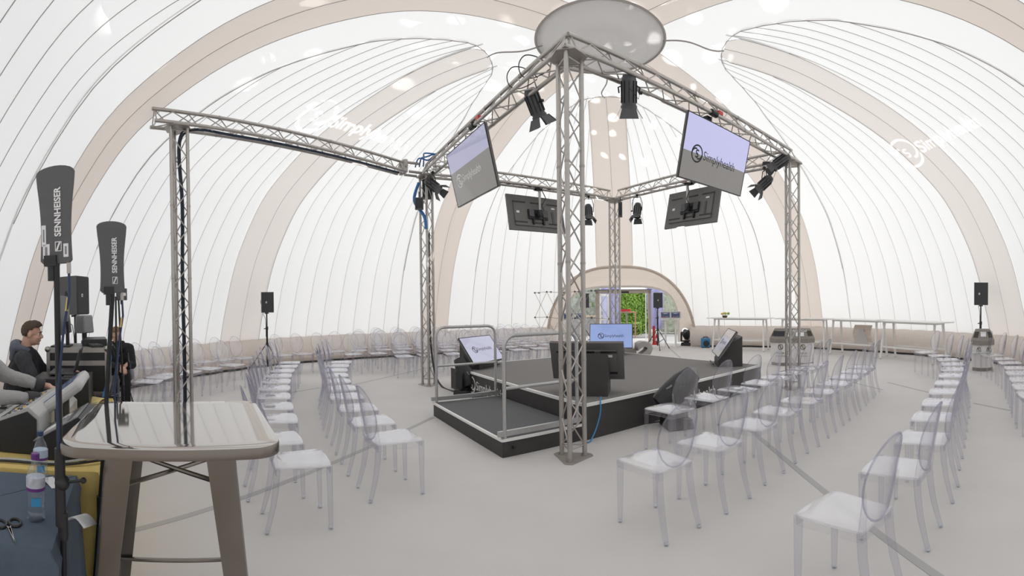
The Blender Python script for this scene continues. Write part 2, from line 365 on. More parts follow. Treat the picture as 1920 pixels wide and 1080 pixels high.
dome = struct('wall_dome')
seam = G()
def seamline(pts, r=0.0042): seam.tube(pts, r, 4, cap=False)
def panel(name, colf, nc, nr, m, billow=0.035, t0=None, off=0.0):       # colf(u, tau) -> psi ; rows from t0(u) to the bottom
    g = G()
    us = [i / nc for i in range(nc + 1)]
    vs = []
    for u in us:
        a = t0(u) if t0 else 4.0
        psi_b = colf(u, 15.0); zb = door_z(psi_b)
        b = 15.0 if zb < 0.75 else tau_z(zb)
        for j in range(nr + 1):
            tau = a + (b - a) * j / nr
            psi = colf(u, tau)
            vs.append(dome_pt(psi, tau, billow * math.sin(PI * u) ** 0.7 + off * (1 - u)))
    w_ = nr + 1
    g.add(vs, [(i * w_ + j, i * w_ + j + 1, (i + 1) * w_ + j + 1, (i + 1) * w_ + j) for i in range(nc) for j in range(nr)])
    return g.build(name, m, dome)
for pc in (-75.7, 14.3, 104.3, 194.3):
    far = pc == 194.3
    def bpsi(tau):
        s = prof(tau)[0]; return band_psi(s, s * rf(pc))
    # the band down the middle of the petal, two halves
    t_tip = tau_s(.236)
    for sg in (-1, 1):
        panel('petal_band', lambda u, tau, sg=sg: pc + sg * u * min(bpsi(tau), out_psi(prof(tau)[0]) + 0.5), 4, 34, 'fabric_p' if pc != 14.3 else 'fabric_b', 0.03, lambda u: t_tip)
        edges = [4.4 + 3.51 * k for k in range(10)]
        for k in range(9):
            a0, a1 = (edges[k] if k else 2.5), edges[k + 1]
            def colf(u, tau, a0=a0, a1=a1, sg=sg):
                p = a0 + (a1 - a0) * u
                return pc + sg * max(p, min(bpsi(tau), 40))
            nc = (6 if pc == 14.3 else 4)
            if k > 4: nc = 8
            if k > 7: nc = 28
            panel('fabric_gore', colf, nc, 34, 'fabric', 0.035 if k < 7 else 0.012, lambda u, a0=a0, a1=a1: tau_s(out_s(a0 + (a1 - a0) * u)))
        for k in range(1, 10):
            p = edges[k]; t0 = tau_s(out_s(p))
            zb = door_z(pc + sg * p); tb = 15.0 if zb < .75 else tau_z(zb)
            pts = []
            for j in range(41):
                tau = t0 + (tb - t0) * j / 40
                if p >= bpsi(tau): pts.append(dome_pt(pc + sg * p, tau, -0.004))
            if len(pts) > 2: seamline(pts)
        pts = [dome_pt(pc + sg * min(bpsi(t_tip + (15 - t_tip) * j / 40), out_psi(prof(t_tip + (15 - t_tip) * j / 40)[0]) + .5), t_tip + (15 - t_tip) * j / 40, -0.004) for j in range(41)]
        if pc == 14.3: pts = [q for q in pts if q.z > 2.75]
        seamline(pts)
        seamline([dome_pt(pc + sg * b, tau_s(a), -0.01) for a, b in [(np.interp(q, range(12), [x for x, y in OUTL]), np.interp(q, range(12), [y for x, y in OUTL])) for q in np.linspace(0, 10.5, 60)]], 0.0065)
    cpts = [dome_pt(pc, t_tip + (15 - t_tip) * j / 40, -0.004) for j in range(41)]
    seamline([q for q in cpts if pc != 14.3 or q.z > 2.78])
    # the plain fabric each side of the petal, and the rope seam up to the crown
    t_d = tau_s(.118)
    for sg in (-1, 1):
        def colp(u, tau, sg=sg):
            s = prof(tau)[0]; a = max(0, out_psi(s) - .22 * min(1, out_psi(s) / 8)); b = main_psi(s, s * rf(pc + sg * 45), pc)
            return pc + sg * (a + (b - a) * u)
        panel('plain_panel', colp, 6, 44, 'fabric', 0.02, lambda u: t_d, 0.012)
    if not far: seamline([dome_pt(pc + 2.5 * math.sin(6 * q), t_d + (t_tip - t_d) * q, -0.02) for q in np.linspace(0, 1, 16)], 0.014)
for pc in (-120.7, -30.7, 59.3, 149.3):
    def mp(tau):
        s = prof(tau)[0]; return math.degrees(math.asin(min(.9, 0.43 / max(s * rf(pc), .5))))
    t_d = tau_s(.118)
    for sg in (-1, 1):
        panel('arch_band', lambda u, tau, sg=sg: pc + sg * u * mp(tau), 4, 44, 'fabric_b', 0.05, lambda u: t_d)
    if True:
        for sg in (-1, 0, 1):
            seamline([dome_pt(pc + sg * mp(t_d + (15 - t_d) * j / 44), t_d + (15 - t_d) * j / 44, -0.004) for j in range(45)])
g = G()
def crown(u, v):
    s = .125 * u; z = 6.03 - 0.16 * (1 - u ** 2) - 0.025 * math.sin(14 * u) - .012 * u * math.sin(40 * v * PI) * (1 - u)
    a = 2 * PI * v; psi = math.degrees(a); r = s * 8.7
    return (AX.x + r * math.sin(a), AX.y + r * math.cos(a), z)
g.grid(crown, 14, 64); g.build('crown_disc', 'crown', dome)
seamline([(AX.x + 1.09 * math.sin(R(a)), AX.y + 1.09 * math.cos(R(a)), 6.0) for a in range(0, 361, 6)], 0.022)
seam.build('seam_piping', 'seam', dome, kind='stuff')

# base tube round the foot of the wall, in lengths
def tube_pt(psi, v):
    a = R(psi); r0 = rf(psi) + 0.24; t = 2 * PI * v
    rr = 0.41 * (1 + 0.012 * math.sin(psi * 2.1)); r = r0 + rr * math.cos(t); z = 0.40 + 0.40 * math.sin(t)
    return (AX.x + r * math.sin(a), AX.y + r * math.cos(a), z)
st, en = DOOR_PSI + DOOR_HW - 1.0, DOOR_PSI - DOOR_HW + 361.0
nseg = 30
for k in range(nseg):
    a0 = st + (en - st) * k / nseg; a1 = st + (en - st) * (k + 1) / nseg
    g = G(); g.grid(lambda u, v: tube_pt(a0 + (a1 - a0) * u, v), 6, 20); g.build('base_tube', 'tube', dome)

for nm, a0, a1, lb in (('left', -118, -8, 'black cable lying along the foot of the left wall tube'), ('right', 36, 112, 'black cable lying along the foot of the right wall tube')):
    g = G(); g.tube([(AX.x + (rf(a) - .10 + .03 * math.sin(a)) * math.sin(R(a)), AX.y + (rf(a) - .10 + .03 * math.sin(a)) * math.cos(R(a)), .03) for a in np.linspace(a0, a1, 90)], .027, 6)
    tag(g.build('cable', 'black'), lb, 'cable')
# floor and ground
g = G(); g.prism([(AX.x + (rf(a) + .25) * math.sin(R(a)), AX.y + (rf(a) + .25) * math.cos(R(a))) for a in range(180, -180, -5)], -0.06, 0.0)
floor = g.build('floor', 'carpet', smooth=False); floor['kind'] = 'structure'
g = G(); g.box((0, 14, -0.09), (120, 120, 0.05)); gr = g.build('ground', 'stone', smooth=False); gr['kind'] = 'structure'
def strip(p, q, wd=0.06):
    p, q = xy(p), xy(q); d = (q - p).normalized(); n = V((-d.y, d.x, 0)) * wd / 2
    g = G(); g.prism([tuple((p - n).xy), tuple((q - n).xy), tuple((q + n).xy), tuple((p + n).xy)], 0.0005, 0.003)
    return g.build('floor_tape', 'tape', floor, smooth=False)
strip(at(205, 1005), at(811, 783)); strip(at(1400, 800), at(1775, 1092)); strip(at(660, 722), at(812, 687), 0.045)
strip(at(1553, 705), at(1655, 731), 0.04); strip(at(1665, 717), at(1742, 736), 0.05); strip(at(1826, 756), at(1895, 770), 0.05)
strip(at(1255, 653), at(1292, 685), 0.05); strip(at(468, 748), at(600, 727), 0.04)

# ------------------------------------------------------------------ entrance
pa = R(DOOR_PSI); DN = V((math.sin(pa), math.cos(pa), 0)); DT = V((math.cos(pa), -math.sin(pa), 0)); DE = V((AX.x, AX.y, 0)) + DN * rf(DOOR_PSI)
def dpt(x, n, z): return DE + DT * x + DN * n + V((0, 0, z))
def outer(t):                                    # t 0..1 from left foot to right foot, lying on the dome wall
    q = -1 + 2 * t; psi = DOOR_PSI + DOOR_HW * max(-.9995, min(.9995, q * (1.6 - .6 * abs(q)) if abs(q) < 1 else q))
    z = door_z(psi); tau = 15.0 if z < .75 else tau_z(z)
    p = dome_pt(psi, tau, 0); p.z = max(z, 0.0) if z < .75 else p.z
    return p
def inner(t):
    a = PI * (1 - t); c, s = math.cos(a), math.sin(a)
    x = 2.26 * (abs(c) ** 0.5) * (1 if c > 0 else -1); z = 2.22 * abs(s) ** 0.5
    return dpt(x, 1.75, max(z, 0))
porch = struct('wall_entrance')
g = G()
def porch_pt(u, v):
    p = outer(u); q = inner(u); m_ = p.lerp(q, v)
    c = dpt(0, .8, 0.9); d = (m_ - c); d.normalize()
    b = 0.16 * math.sin(PI * v) * (1 + .1 * math.sin(38 * u))
    return m_ - d * b * (1 if v < .35 else .6) + V((0, 0, 0))
g.grid(porch_pt, 56, 12); g.build('porch_tunnel', 'entry', porch)
g = G(); g.tube([outer(i / 60) for i in range(61)], 0.05, 6); g.build('porch_rim', 'entry', porch)
g = G(); g.tube([inner(i / 60) for i in range(61)], 0.07, 6); g.build('porch_inner_rim', 'white', porch)
# clear end wall either side of the door
fx0, fx1, fz = -1.05, 1.07, 2.02
XC = (DE + DN * 2.1)
def dloc(px, dist):  # sideways position on the door plane
    p = atd(px, 600, dist); return (p - DE).dot(DT)
dx0, dx1 = dloc(1119, 18.6), dloc(1220, 18.6)
g = G()
def wallp(x0, x1):
    n = 10
    for i in range(n):
        xa = x0 + (x1 - x0) * i / n; xb = x0 + (x1 - x0) * (i + 1) / n
        def zt(x): return 2.1 * max(0, 1 - (abs(x) / 2.28) ** 4) ** .45
        g.add([dpt(xa, 1.8, 0.02), dpt(xb, 1.8, 0.02), dpt(xb, 1.8, max(zt(xb), .05)), dpt(xa, 1.8, max(zt(xa), .05))], [(0, 1, 2, 3)])
wallp(-2.2, dx0); wallp(dx1, 2.2); g.build('clear_side_window', 'pvc', porch)
door = struct('door_1')
g = G()
for x in (dx0 + .05, dx1 - .05): g.add(*[[dpt(x + a, n, z) for z in (0, 2.02) for a, n in ((-.06, 1.86), (.06, 1.86), (.06, 2.02), (-.06, 2.02))], [(0, 1, 5, 4), (1, 2, 6, 5), (2, 3, 7, 6), (3, 0, 4, 7), (4, 5, 6, 7)]])
g.build('door_post', 'doorf', door)
g = G(); g.add([dpt(x, n, z) for z in (1.93, 2.06) for x, n in ((dx0 - .02, 1.86), (dx1 + .02, 1.86), (dx1 + .02, 2.02), (dx0 - .02, 2.02))], [(0, 1, 5, 4), (1, 2, 6, 5), (2, 3, 7, 6), (3, 0, 4, 7), (4, 5, 6, 7), (3, 2, 1, 0)]); g.build('door_header', 'doorf', door)
g = G(); g.add([dpt(x, n, z) for z in (2.06, 2.085) for x, n in ((dx0 - .05, 1.84), (dx1 + .05, 1.84), (dx1 + .05, 2.04), (dx0 - .05, 2.04))], [(0, 1, 5, 4), (1, 2, 6, 5), (2, 3, 7, 6), (3, 0, 4, 7), (4, 5, 6, 7), (3, 2, 1, 0)]); g.build('door_seal', 'inkd', door)
xm = dloc(1172, 18.6)
g = G(); g.add([dpt(x, n, z) for z in (1.945, 2.01) for x, n in ((xm - .13, 1.845), (xm + .17, 1.845), (xm + .17, 1.87), (xm - .13, 1.87))], [(0, 1, 5, 4), (1, 2, 6, 5), (2, 3, 7, 6), (3, 0, 4, 7), (4, 5, 6, 7), (3, 2, 1, 0)]); g.build('door_plate', 'inkd', door)
def leaf(x, turn, wd):                           # an open glazed leaf hinged on a post
    h0 = dpt(x, 2.0, 0); d = (DT * math.cos(turn) + DN * math.sin(turn))
    g = G(); g2 = G()
    for a, b, z0, z1 in ((0, .07, .02, 1.92), (wd - .07, wd, .02, 1.92), (.07, wd - .07, .02, .14), (.07, wd - .07, 1.83, 1.92), (.07, wd - .07, .86, .93)):
        n = V((-d.y, d.x, 0)) * .02
        g.add([h0 + d * k + n * s_ + V((0, 0, z)) for z in (z0, z1) for k, s_ in ((a, -1), (b, -1), (b, 1), (a, 1))], [(0, 1, 5, 4), (1, 2, 6, 5), (2, 3, 7, 6), (3, 0, 4, 7), (4, 5, 6, 7), (3, 2, 1, 0)])
    lf = g.build('door_leaf', 'white', door)
    g2.add([h0 + d * .07 + V((0, 0, .14)), h0 + d * (wd - .07) + V((0, 0, .14)), h0 + d * (wd - .07) + V((0, 0, 1.83)), h0 + d * .07 + V((0, 0, 1.83))], [(0, 1, 2, 3)]); g2.build('glazing', 'pvc', lf)
leaf(dx0 + .11, R(68), 0.85); leaf(dx1 - .09, R(88), 0.85)

# outside: hedge, clipped box, railings, drapes
def hedge(name, label, c, size, mname, n, ls):
    t = thing(name, label, 'hedge', c, -pa)
    g = G(); sx, sy, sz = size
    def blob(u, v):
        a = 2 * PI * u; e = -PI / 2 + PI * v
        k = lambda q, p: math.copysign(abs(q) ** p, q)
        return (sx * .47 * k(math.cos(e), .35) * k(math.cos(a), .35), sy * .47 * k(math.cos(e), .35) * k(math.sin(a), .35), sz * .5 + sz * .48 * k(math.sin(e), .4))
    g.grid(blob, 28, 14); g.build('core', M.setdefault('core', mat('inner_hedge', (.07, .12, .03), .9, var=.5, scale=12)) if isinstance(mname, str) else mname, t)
    rnd = random.Random(len(label)); lv = G()
    for i in range(n):
        f = rnd.random()
        if f < .6: p = V((rnd.uniform(-.5, .5) * sx, -.49 * sy + rnd.uniform(-.05, .05), rnd.uniform(.02, 1) * sz))
        elif f < .8: p = V((rnd.uniform(-.5, .5) * sx, rnd.uniform(-.5, .5) * sy, sz * (1 + rnd.uniform(-.04, .03))))
        else: p = V((rnd.choice((-.5, .5)) * sx, rnd.uniform(-.5, .5) * sy, rnd.uniform(.02, 1) * sz))
        e = Euler((rnd.uniform(0, 6), rnd.uniform(0, 6), rnd.uniform(0, 6))).to_matrix(); s_ = ls * rnd.uniform(.6, 1.3)
        lv.add([p + e @ V(q) * s_ for q in ((-.5, 0, 0), (0, -.28, .06), (.5, 0, 0), (0, .28, .06))], [(0, 1, 2, 3)])
    lv.build('foliage', mname, t, smooth=False, kind='stuff')
    return t
hp = atd(1178, 600, 24.5)
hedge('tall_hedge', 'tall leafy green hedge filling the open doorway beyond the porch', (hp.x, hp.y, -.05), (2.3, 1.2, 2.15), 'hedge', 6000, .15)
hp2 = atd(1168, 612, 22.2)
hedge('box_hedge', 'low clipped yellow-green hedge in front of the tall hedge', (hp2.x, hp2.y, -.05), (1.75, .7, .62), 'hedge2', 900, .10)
g = G(); b0 = atd(1150, 620, 21.2); b1 = atd(1232, 620, 22.5)
bed = thing('planting_bed', 'brown planting bed with a stone edge below the hedges', 'flower bed', (hp2.x + .2, hp2.y, -.05), -pa)
g.box((.0, -.75, .03), (2.4, .6, .06)); g.build('soil', 'soil', bed); g = G(); g.box((.0, -1.11, .05), (2.4, .1, .1)); g.build('edging', 'stone', bed)
rl = thing('outdoor_barrier', 'red and pink tubular barrier standing outside before the hedge', 'barrier', tuple(xy(atd(1170, 600, 21.0), -.05)), -pa)
g = G(); g.cyl((-.55, 0, 1.17), (.55, 0, 1.17), .03); g.cyl((.5, 0, 0), (.52, 0, 1.17), .025); g.cyl((-.5, 0, 0), (-.52, 0, 1.17), .025); g.build('frame', mat('pink_tube', (.55, .26, .2), .5), rl)
g = G(); g.box((-.05, 0, 1.26), (.7, .05, .1)); g.build('red_board', 'red', rl); g = G(); g.cyl((.12, 0, 0), (.12, 0, 1.22), .035); g.build('centre_post', 'mgrey', rl)
def drape(px, dist, wd, ht, label, cat='banner'):
    p = atd(px, 600, dist); t = thing('lilac_drape', label, cat, (p.x, p.y, -.05), -pa)
    g = G(); g.grid(lambda u, v: (wd * (u - .5) * (1 - .25 * v * v), .06 * math.sin(14 * u + 2 * v), ht * (1 - v) + .45), 24, 8)
    o = g.build('cloth', 'lilac', t); sm = o.modifiers.new('solid', 'SOLIDIFY'); sm.thickness = .01
    g = G(); g.cyl((-wd * .55, 0, ht + .47), (wd * .55, 0, ht + .47), .02); g.build('rail', 'white', t)
    g = G(); g.cyl((-wd * .55, .03, 0), (-wd * .55, .03, ht + .5), .022); g.build('pole', 'white', t)
drape(1146, 20.4, .85, 1.85, 'lilac drape gathered behind the open left door leaf')
drape(1229, 20.0, .75, 1.85, 'lilac drape hanging outside beside the right door post')
p = atd(1108, 600, 23); t = thing('garden_wall', 'grey stone garden wall with pale coping seen left of the door', 'wall', (p.x - 1.6, p.y + .6, -.05), -pa)
g = G(); g.box((0, 0, .45), (5, .3, .9)); g.build('masonry', mat('grey_masonry', (.36, .35, .34), .9, var=.4, scale=7), t); g = G(); g.box((0, 0, .93), (5.1, .4, .08)); g.build('coping', mat('sand_coping', (.6, .48, .36), .9), t)
p = atd(1268, 600, 24); hedge('shrub_bank', 'mottled grey-green shrubs seen through the clear porch side', (p.x, p.y, -.05), (2.2, 1.0, 2.4), mat('grey_leaf', (.48, .52, .40), .7, var=.5, scale=8), 900, .16)
p = atd(1100, 600, 26); hedge('left_shrub_bank', 'grey-green trees rising behind the garden wall', (p.x, p.y, -.05), (3.2, 1.0, 3.0), mat('grey_leaf_left', (.48, .51, .44), .7, var=.5, scale=8), 1100, .18)
p = atd(1107, 571, 18.35); t = thing('exit_sign', 'green and white exit sign hanging left of the door', 'sign', tuple(p), -pa)
g = G(); g.box((0, 0, 0), (.24, .02, .2)); g.build('panel', mat('green_sign', (.2, .5, .05), .5), t)
g = G(); g.box((0, -.012, .0), (.12, .006, .15)); g.build('pictogram', 'paint', t)

# ------------------------------------------------------------------ trusses
TA = V((0.60, 4.69)); TANG = 0.487
TU = V((-math.sin(TANG), math.cos(TANG))); TV_ = V((math.cos(TANG), math.sin(TANG)))
LA, LB = 4.81, 4.74
TB, TC = TA + TU * LA, TA + TV_ * LB; TD = TB + TV_ * LB; TE_ = V((-4.222, 4.828)); TCEN = TA + TU * LA / 2 + TV_ * LB / 2
HT = 4.08
CR, BR = 0.0255, 0.0085            # chord and brace radii
TRI = 0.139                        # centre to chord
def cyl_mesh(name, r, L, n=8):
    g = G(); g.cyl((0, 0, 0), (0, 0, L), r, n=n); me = g.mesh(name, True); return me
BRACES = {}
def brace(parent, p, q, r=BR):
    d = q - p; L = round(d.length, 3)
    if (L, r) not in BRACES:
        g = G(); g.cyl((0, 0, 0), (0, 0, L), r, n=6); o = g.build('brace', 'alu', parent); BRACES[(L, r)] = o
    else:
        o = BRACES[(L, r)].copy(); COL.objects.link(o); o.parent = parent
    q_ = d.to_track_quat('Z', 'Y'); o.matrix_local = Mx.Translation(p) @ q_.to_matrix().to_4x4()
    return o
def truss(name, label, loc, mtx, L, up_apex, cat='truss', group=None, base=True):
    """a triangular lattice truss of length L along local +Z; first chord towards local +Y"""
    t = thing(name, label, cat, (0, 0, 0), 0, group); t.matrix_world = mtx
    ch = [V((TRI * math.sin(a), TRI * math.cos(a), 0)) for a in (0, R(120), R(240))]
    z0 = 0.09 if base else 0.0
    for c in ch:
        g = G(); g.cyl(c + V((0, 0, z0 - (.07 if base else 0))), c + V((0, 0, L)), CR, n=12)
        o = g.build('chord', 'alu', t)
        for zz in ([1.0, 2.0, 3.0] if L > 2 else []):
            if 'sleeve' not in BRACES:
                g = G(); g.cyl((0, 0, -.012), (0, 0, .012), CR + .003, n=12); BRACES['sleeve'] = g.build('joint_sleeve', 'alu_d', o)
                BRACES['sleeve'].matrix_local = Mx.Translation(c + V((0, 0, zz)))
            else: part_copy(BRACES['sleeve'], o, Mx.Translation(c + V((0, 0, zz))))
    n = max(2, round((L - 2 * z0 - .1) / 0.25)); st_ = (L - 2 * z0 - .1) / n
    for k in range(3):
        a, b = ch[k], ch[(k + 1) % 3]; ab = (b - a).normalized() * CR * .8
        for i in range(n):
            za, zb = z0 + .05 + i * st_, z0 + .05 + (i + 1) * st_
            p, q = (a + ab, b - ab) if i % 2 == 0 else (b - ab, a + ab)
            brace(t, p + V((0, 0, za)), q + V((0, 0, zb)))
        for zz in (z0 + .03, L - .04): brace(t, a + ab + V((0, 0, zz)), b - ab + V((0, 0, zz)))
    if base:
        tri = []
        for a in (0, 120, 240):
            for d in (-10, -4, 4, 10): tri.append((0.222 * math.sin(R(a + d)), 0.222 * math.cos(R(a + d))))
        g = G(); g.prism(tri[::-1], 0, 0.008); g.build('base_plate', 'alu_d', t, smooth=False)
        for c in ch:
            g = G(); g.cyl(c + V((0, 0, .008)), c + V((0, 0, .03)), .034, n=12); g.build('base_socket', 'alu', t)
    return t
def tower(c, outward, label):
    h_ = heading(outward); c = V((c[0], c[1], 0))
    t = truss('truss_tower', label, None, Mx.Translation(c) @ Mx.Rotation(h_, 4, 'Z'), HT, None, 'truss', 'upright truss towers')
    g = G(); tri = []
    for a in (0, 120, 240):
        for d in (-28, 28): tri.append((0.2 * math.sin(R(a + d)), 0.2 * math.cos(R(a + d))))
    g.prism(tri[::-1], HT, HT + .01); g.build('top_plate', 'alu_d', t, smooth=False)
    return t
def beam(p, q, label, z=HT + .01 + CR):          # apex chord up
    p = V((p[0], p[1], z + TRI / 2)); q = V((q[0], q[1], z + TRI / 2)); d = (q - p)
    zax = d.normalized(); yax = V((0, 0, 1)); xax = yax.cross(zax)
    m_ = Mx(((xax.x, yax.x, zax.x, p.x), (xax.y, yax.y, zax.y, p.y), (xax.z, yax.z, zax.z, p.z), (0, 0, 0, 1)))
    return truss('truss_beam', label, None, m_, d.length, None, 'truss', 'overhead truss beams', base=False)
tA = tower(TA, TA - TCEN, 'tall lattice tower nearest the camera, at the front corner of the stage')
tower(TB, TB - TCEN, 'lattice tower at the left corner of the stage, hung with blue cables')
tower(TC, TC - TCEN, 'lattice tower behind the plastic chairs at the right corner of the stage')
tower(TD, TD - TCEN, 'slender far lattice tower standing in front of the doorway')
EB = V((-2.06, 8.62)); ED = (EB - TE_).normalized()
tower(TE_, V((-ED.y, ED.x)), 'free-standing lattice tower on the left, behind the steel bar table')
e = 0.17
def inset(p, q, k=e):
    d = (q - p).normalized(); return p - d * k, q + d * k
beam(*inset(TA, TB, .0), 'long beam from the nearest tower back to the left tower, carrying the left screen')
beam(*inset(TA, TC, .0), 'long beam from the nearest tower to the right tower, carrying the right screen')
beam(*inset(TB, TD, -.14), 'far beam from the left tower to the doorway tower, seen behind the left screen')
beam(*inset(TC, TD, -.14), 'far beam from the right tower to the doorway tower')
beam(TE_ - ED * .36, EB, 'bridging beam from the free-standing left tower to the stage rig')
def cornerbox(c, label):
    t = thing('truss_corner', label, 'truss', (c[0], c[1], HT + .01), TANG, 'truss corner joints')
    for s_ in (-1, 1):
        g = G(); g.cyl((-.13, s_ * .12, CR), (.13, s_ * .12, CR), CR); g.build('frame_tube', 'alu', t)
        g = G(); g.cyl((s_ * .12, -.13, CR), (s_ * .12, .13, CR), CR); g.build('frame_tube', 'alu', t)
    g = G(); g.box((0, 0, .004), (.3, .3, .006)); g.build('cover_plate', 'alu_d', t, smooth=False)
for c, l in ((TA, 'corner joint on top of the nearest tower'), (TB, 'corner joint on the left stage tower under blue cables'), (TC, 'corner joint on top of the right stage tower'), (TD, 'corner joint on top of the doorway tower')): cornerbox(c, l)
t = thing('hinged_joint', 'hinged aluminium joint where the left bridging beam meets the stage rig', 'hinge', (EB.x, EB.y, HT + .04), heading(TB - EB))
g = G(); dd = (TB - EB).length - .15
for s_ in (-1, 1):
    g.cyl((s_ * .12, .1, 0), (s_ * .12, dd, 0), CR); g.box((s_ * .12, .03, .1), (.04, .06, .24))
g.cyl((0, .1, .209), (0, dd, .209), CR); g.build('joint_frame', 'alu', t)
g = G(); g.cyl((-.16, .03, .1), (.16, .03, .1), .03); g.cyl((0, .05, -.03), (0, .05, .25), .035); g.build('hinge_pin', 'alu_d', t)

# cables on the rig
def cable(pts, r, m, label, name='cable', cat='cable', parent=None, n=6):
    k = [V(p) for p in pts]; out = []
    for i in range(len(k) - 1):
        p0, p1, p2, p3 = k[max(i - 1, 0)], k[i], k[i + 1], k[min(i + 2, len(k) - 1)]
        for j in range(6):
            t = j / 6
            out.append(0.5 * ((2 * p1) + (p2 - p0) * t + (2 * p0 - 5 * p1 + 4 * p2 - p3) * t * t + (3 * p1 - p0 - 3 * p2 + p3) * t ** 3))
    out.append(k[-1])
    g = G(); g.tube(out, r, n); o = g.build(name, m, parent)
    if parent is None: tag(o, label, cat)
    return o
r_ = random.Random(7)
be = [xy(TE_, z) + V((.02 + .03 * math.sin(z * 3), .03, 0)) for z in (0.02, 1, 2, 3, 3.9)] + [xy(TE_ + ED * .25, 4.1)] + [xy(TE_.lerp(EB, k), 4.10) for k in (.2, .4, .6, .8, .98)]
cable(be, .02, mat('dark_blue_cable', (.02, .035, .07), .5), 'thick dark blue cable climbing the left tower and following the bridging beam')
cable([V((p.x + .03, p.y, p.z)) for p in be[:6]], .012, 'black', 'thin black cable taped beside the dark blue one on the left tower')
for i in range(3):
    b = xy(TB, 4.28)
    cable([b + V((-.2 + .08 * i, -.06, .0)), b + V((-.1 + .05 * i, -.2, .12)), b + V((.1, -.28 - .2 * i, .05)), b + xy(-TU * .6) + V((-.02 * i, 0, .08))], .014, 'bluec', ['blue cable looped over the left corner joint, uppermost of three', 'blue cable looped over the left corner joint, middle of three', 'blue cable looped over the left corner joint, lowest of three'][i])
cable([xy(TB, 3.95) + V((-.12, -.14, 0)), xy(TB, 3.6) + V((-.2, -.2, 0)), xy(TB, 3.3) + V((-.02, -.16, 0)), xy(TB, 3.05) + V((.02, -.17, 0))], .03, 'bluec', 'blue cable coil hanging down the left stage tower')
cable([xy(TB, 3.0) + V((.05, -.02, 0)), xy(TB, 1.2) + V((.04, -.03, 0)), xy(TB, .35) + V((.12, -.08, 0)), xy(TB, .02) + V((.3, -.25, 0)), V((-1.0, 8.15, .02))], .018, 'black', 'black cable running down the left stage tower to the moving light')
ab = TB - TA
cable([xy(TA + ab * k, 4.31 + .01 * math.sin(9 * k)) for k in (.08, .3, .5, .7, .95)], .016, 'black', 'black cable strapped along the beam over the left screen')
cable([xy(TB + (TD - TB) * k, 4.13) for k in (.15, .4, .7, .95)], .018, 'black', 'black cable lying along the far beam behind the left screen')
for i, (k, px) in enumerate(((.14, 0), (.2, 1))):
    c = xy(TA + ab * k, 4.28); cable([c + V((.18 * math.cos(a), -.05 + .06 * math.sin(a * 2), .12 * math.sin(a) - .02)) for a in np.linspace(0, 6, 9)], .006, 'black', ['thin black safety loop on the left beam close to the nearest tower', 'thin black safety loop above the left barn-door lamp'][i])

# ------------------------------------------------------------------ stage
SO = V((0.825, 5.243)); SANG = 0.527
SU = V((-math.sin(SANG), math.cos(SANG))); SV = V((math.cos(SANG), math.sin(SANG)))
SA, SB, SH = 4.09, 3.97, 0.42
def sp(a, b, z=SH): p = SO + SV * a + SU * b; return V((p.x, p.y, z))
stage = thing('stage_platform', 'large square charcoal carpeted stage with black fascia and pale edging', 'stage', (SO.x, SO.y, 0), SANG)
g = G(); g.box((SA / 2, SB / 2, SH - .02), (SA - .02, SB - .02, .04)); g.build('carpet_top', 'deck', stage, smooth=False)
for c, d in (((SA / 2, .015, (SH - .03) / 2), (SA, .03, SH - .03)), ((SA / 2, SB - .015, (SH - .03) / 2), (SA, .03, SH - .03)), ((.015, SB / 2, (SH - .03) / 2), (.03, SB - .06, SH - .03)), ((SA - .015, SB / 2, (SH - .03) / 2), (.03, SB - .06, SH - .03))):
    g = G(); g.box(c, d); g.build('fascia_panel', 'fascia', stage, smooth=False)
for c, d in (((SA / 2, 0, SH - .012), (SA + .02, .035, .034)), ((SA / 2, SB, SH - .012), (SA + .02, .035, .034)), ((0, SB / 2, SH - .012), (.035, SB, .034)), ((SA, SB / 2, SH - .012), (.035, SB, .034))):
    g = G(); g.box(c, d); g.build('edge_trim', 'edge', stage, smooth=False)
def on_stage(name, g_, m, mtx): o = g_.build(name, m, stage, smooth=False); o.matrix_local = mtx; return o
on_stage('stage_logo', brand(1.25), 'paint', Mx.Translation((0.0 - .004, 2.55, .205)) @ Mx.Rotation(R(-90), 4, 'Z') @ UPX)
on_stage('stage_logo', brand(1.25), 'paint', Mx.Translation((2.0, -.004, .2)) @ UPX)
# lower step deck
LD = V((-0.115, 4.735)); LW, LL, LH = 1.055, 2.02, 0.19
low = thing('step_platform', 'low charcoal carpeted step deck with pale edging, left of the stage', 'stage', (LD.x, LD.y, 0), SANG)
g = G(); g.box((LW / 2, LL / 2, LH - .02), (LW - .02, LL - .02, .04)); g.build('carpet_top', mat('slate_step_carpet', (.15, .155, .16), .95, var=.3, scale=160, spec=.1), low, smooth=False)
for c, d in (((LW / 2, .015, (LH - .03) / 2), (LW, .03, LH - .03)), ((LW / 2, LL - .015, (LH - .03) / 2), (LW, .03, LH - .03)), ((.015, LL / 2, (LH - .03) / 2), (.03, LL - .06, LH - .03))):
    g = G(); g.box(c, d); g.build('fascia_panel', 'fascia', low, smooth=False)
for c, d in (((LW / 2, 0, LH - .01), (LW + .02, .03, .026)), ((LW / 2, LL, LH - .01), (LW + .02, .03, .026)), ((0, LL / 2, LH - .01), (.03, LL, .026))):
    g = G(); g.box(c, d); g.build('edge_trim', 'edge', low, smooth=False)
g = G(); g.cyl((.12, -.016, .1), (.12, -.05, .1), .018); g.build('lock_knob', 'black', low)
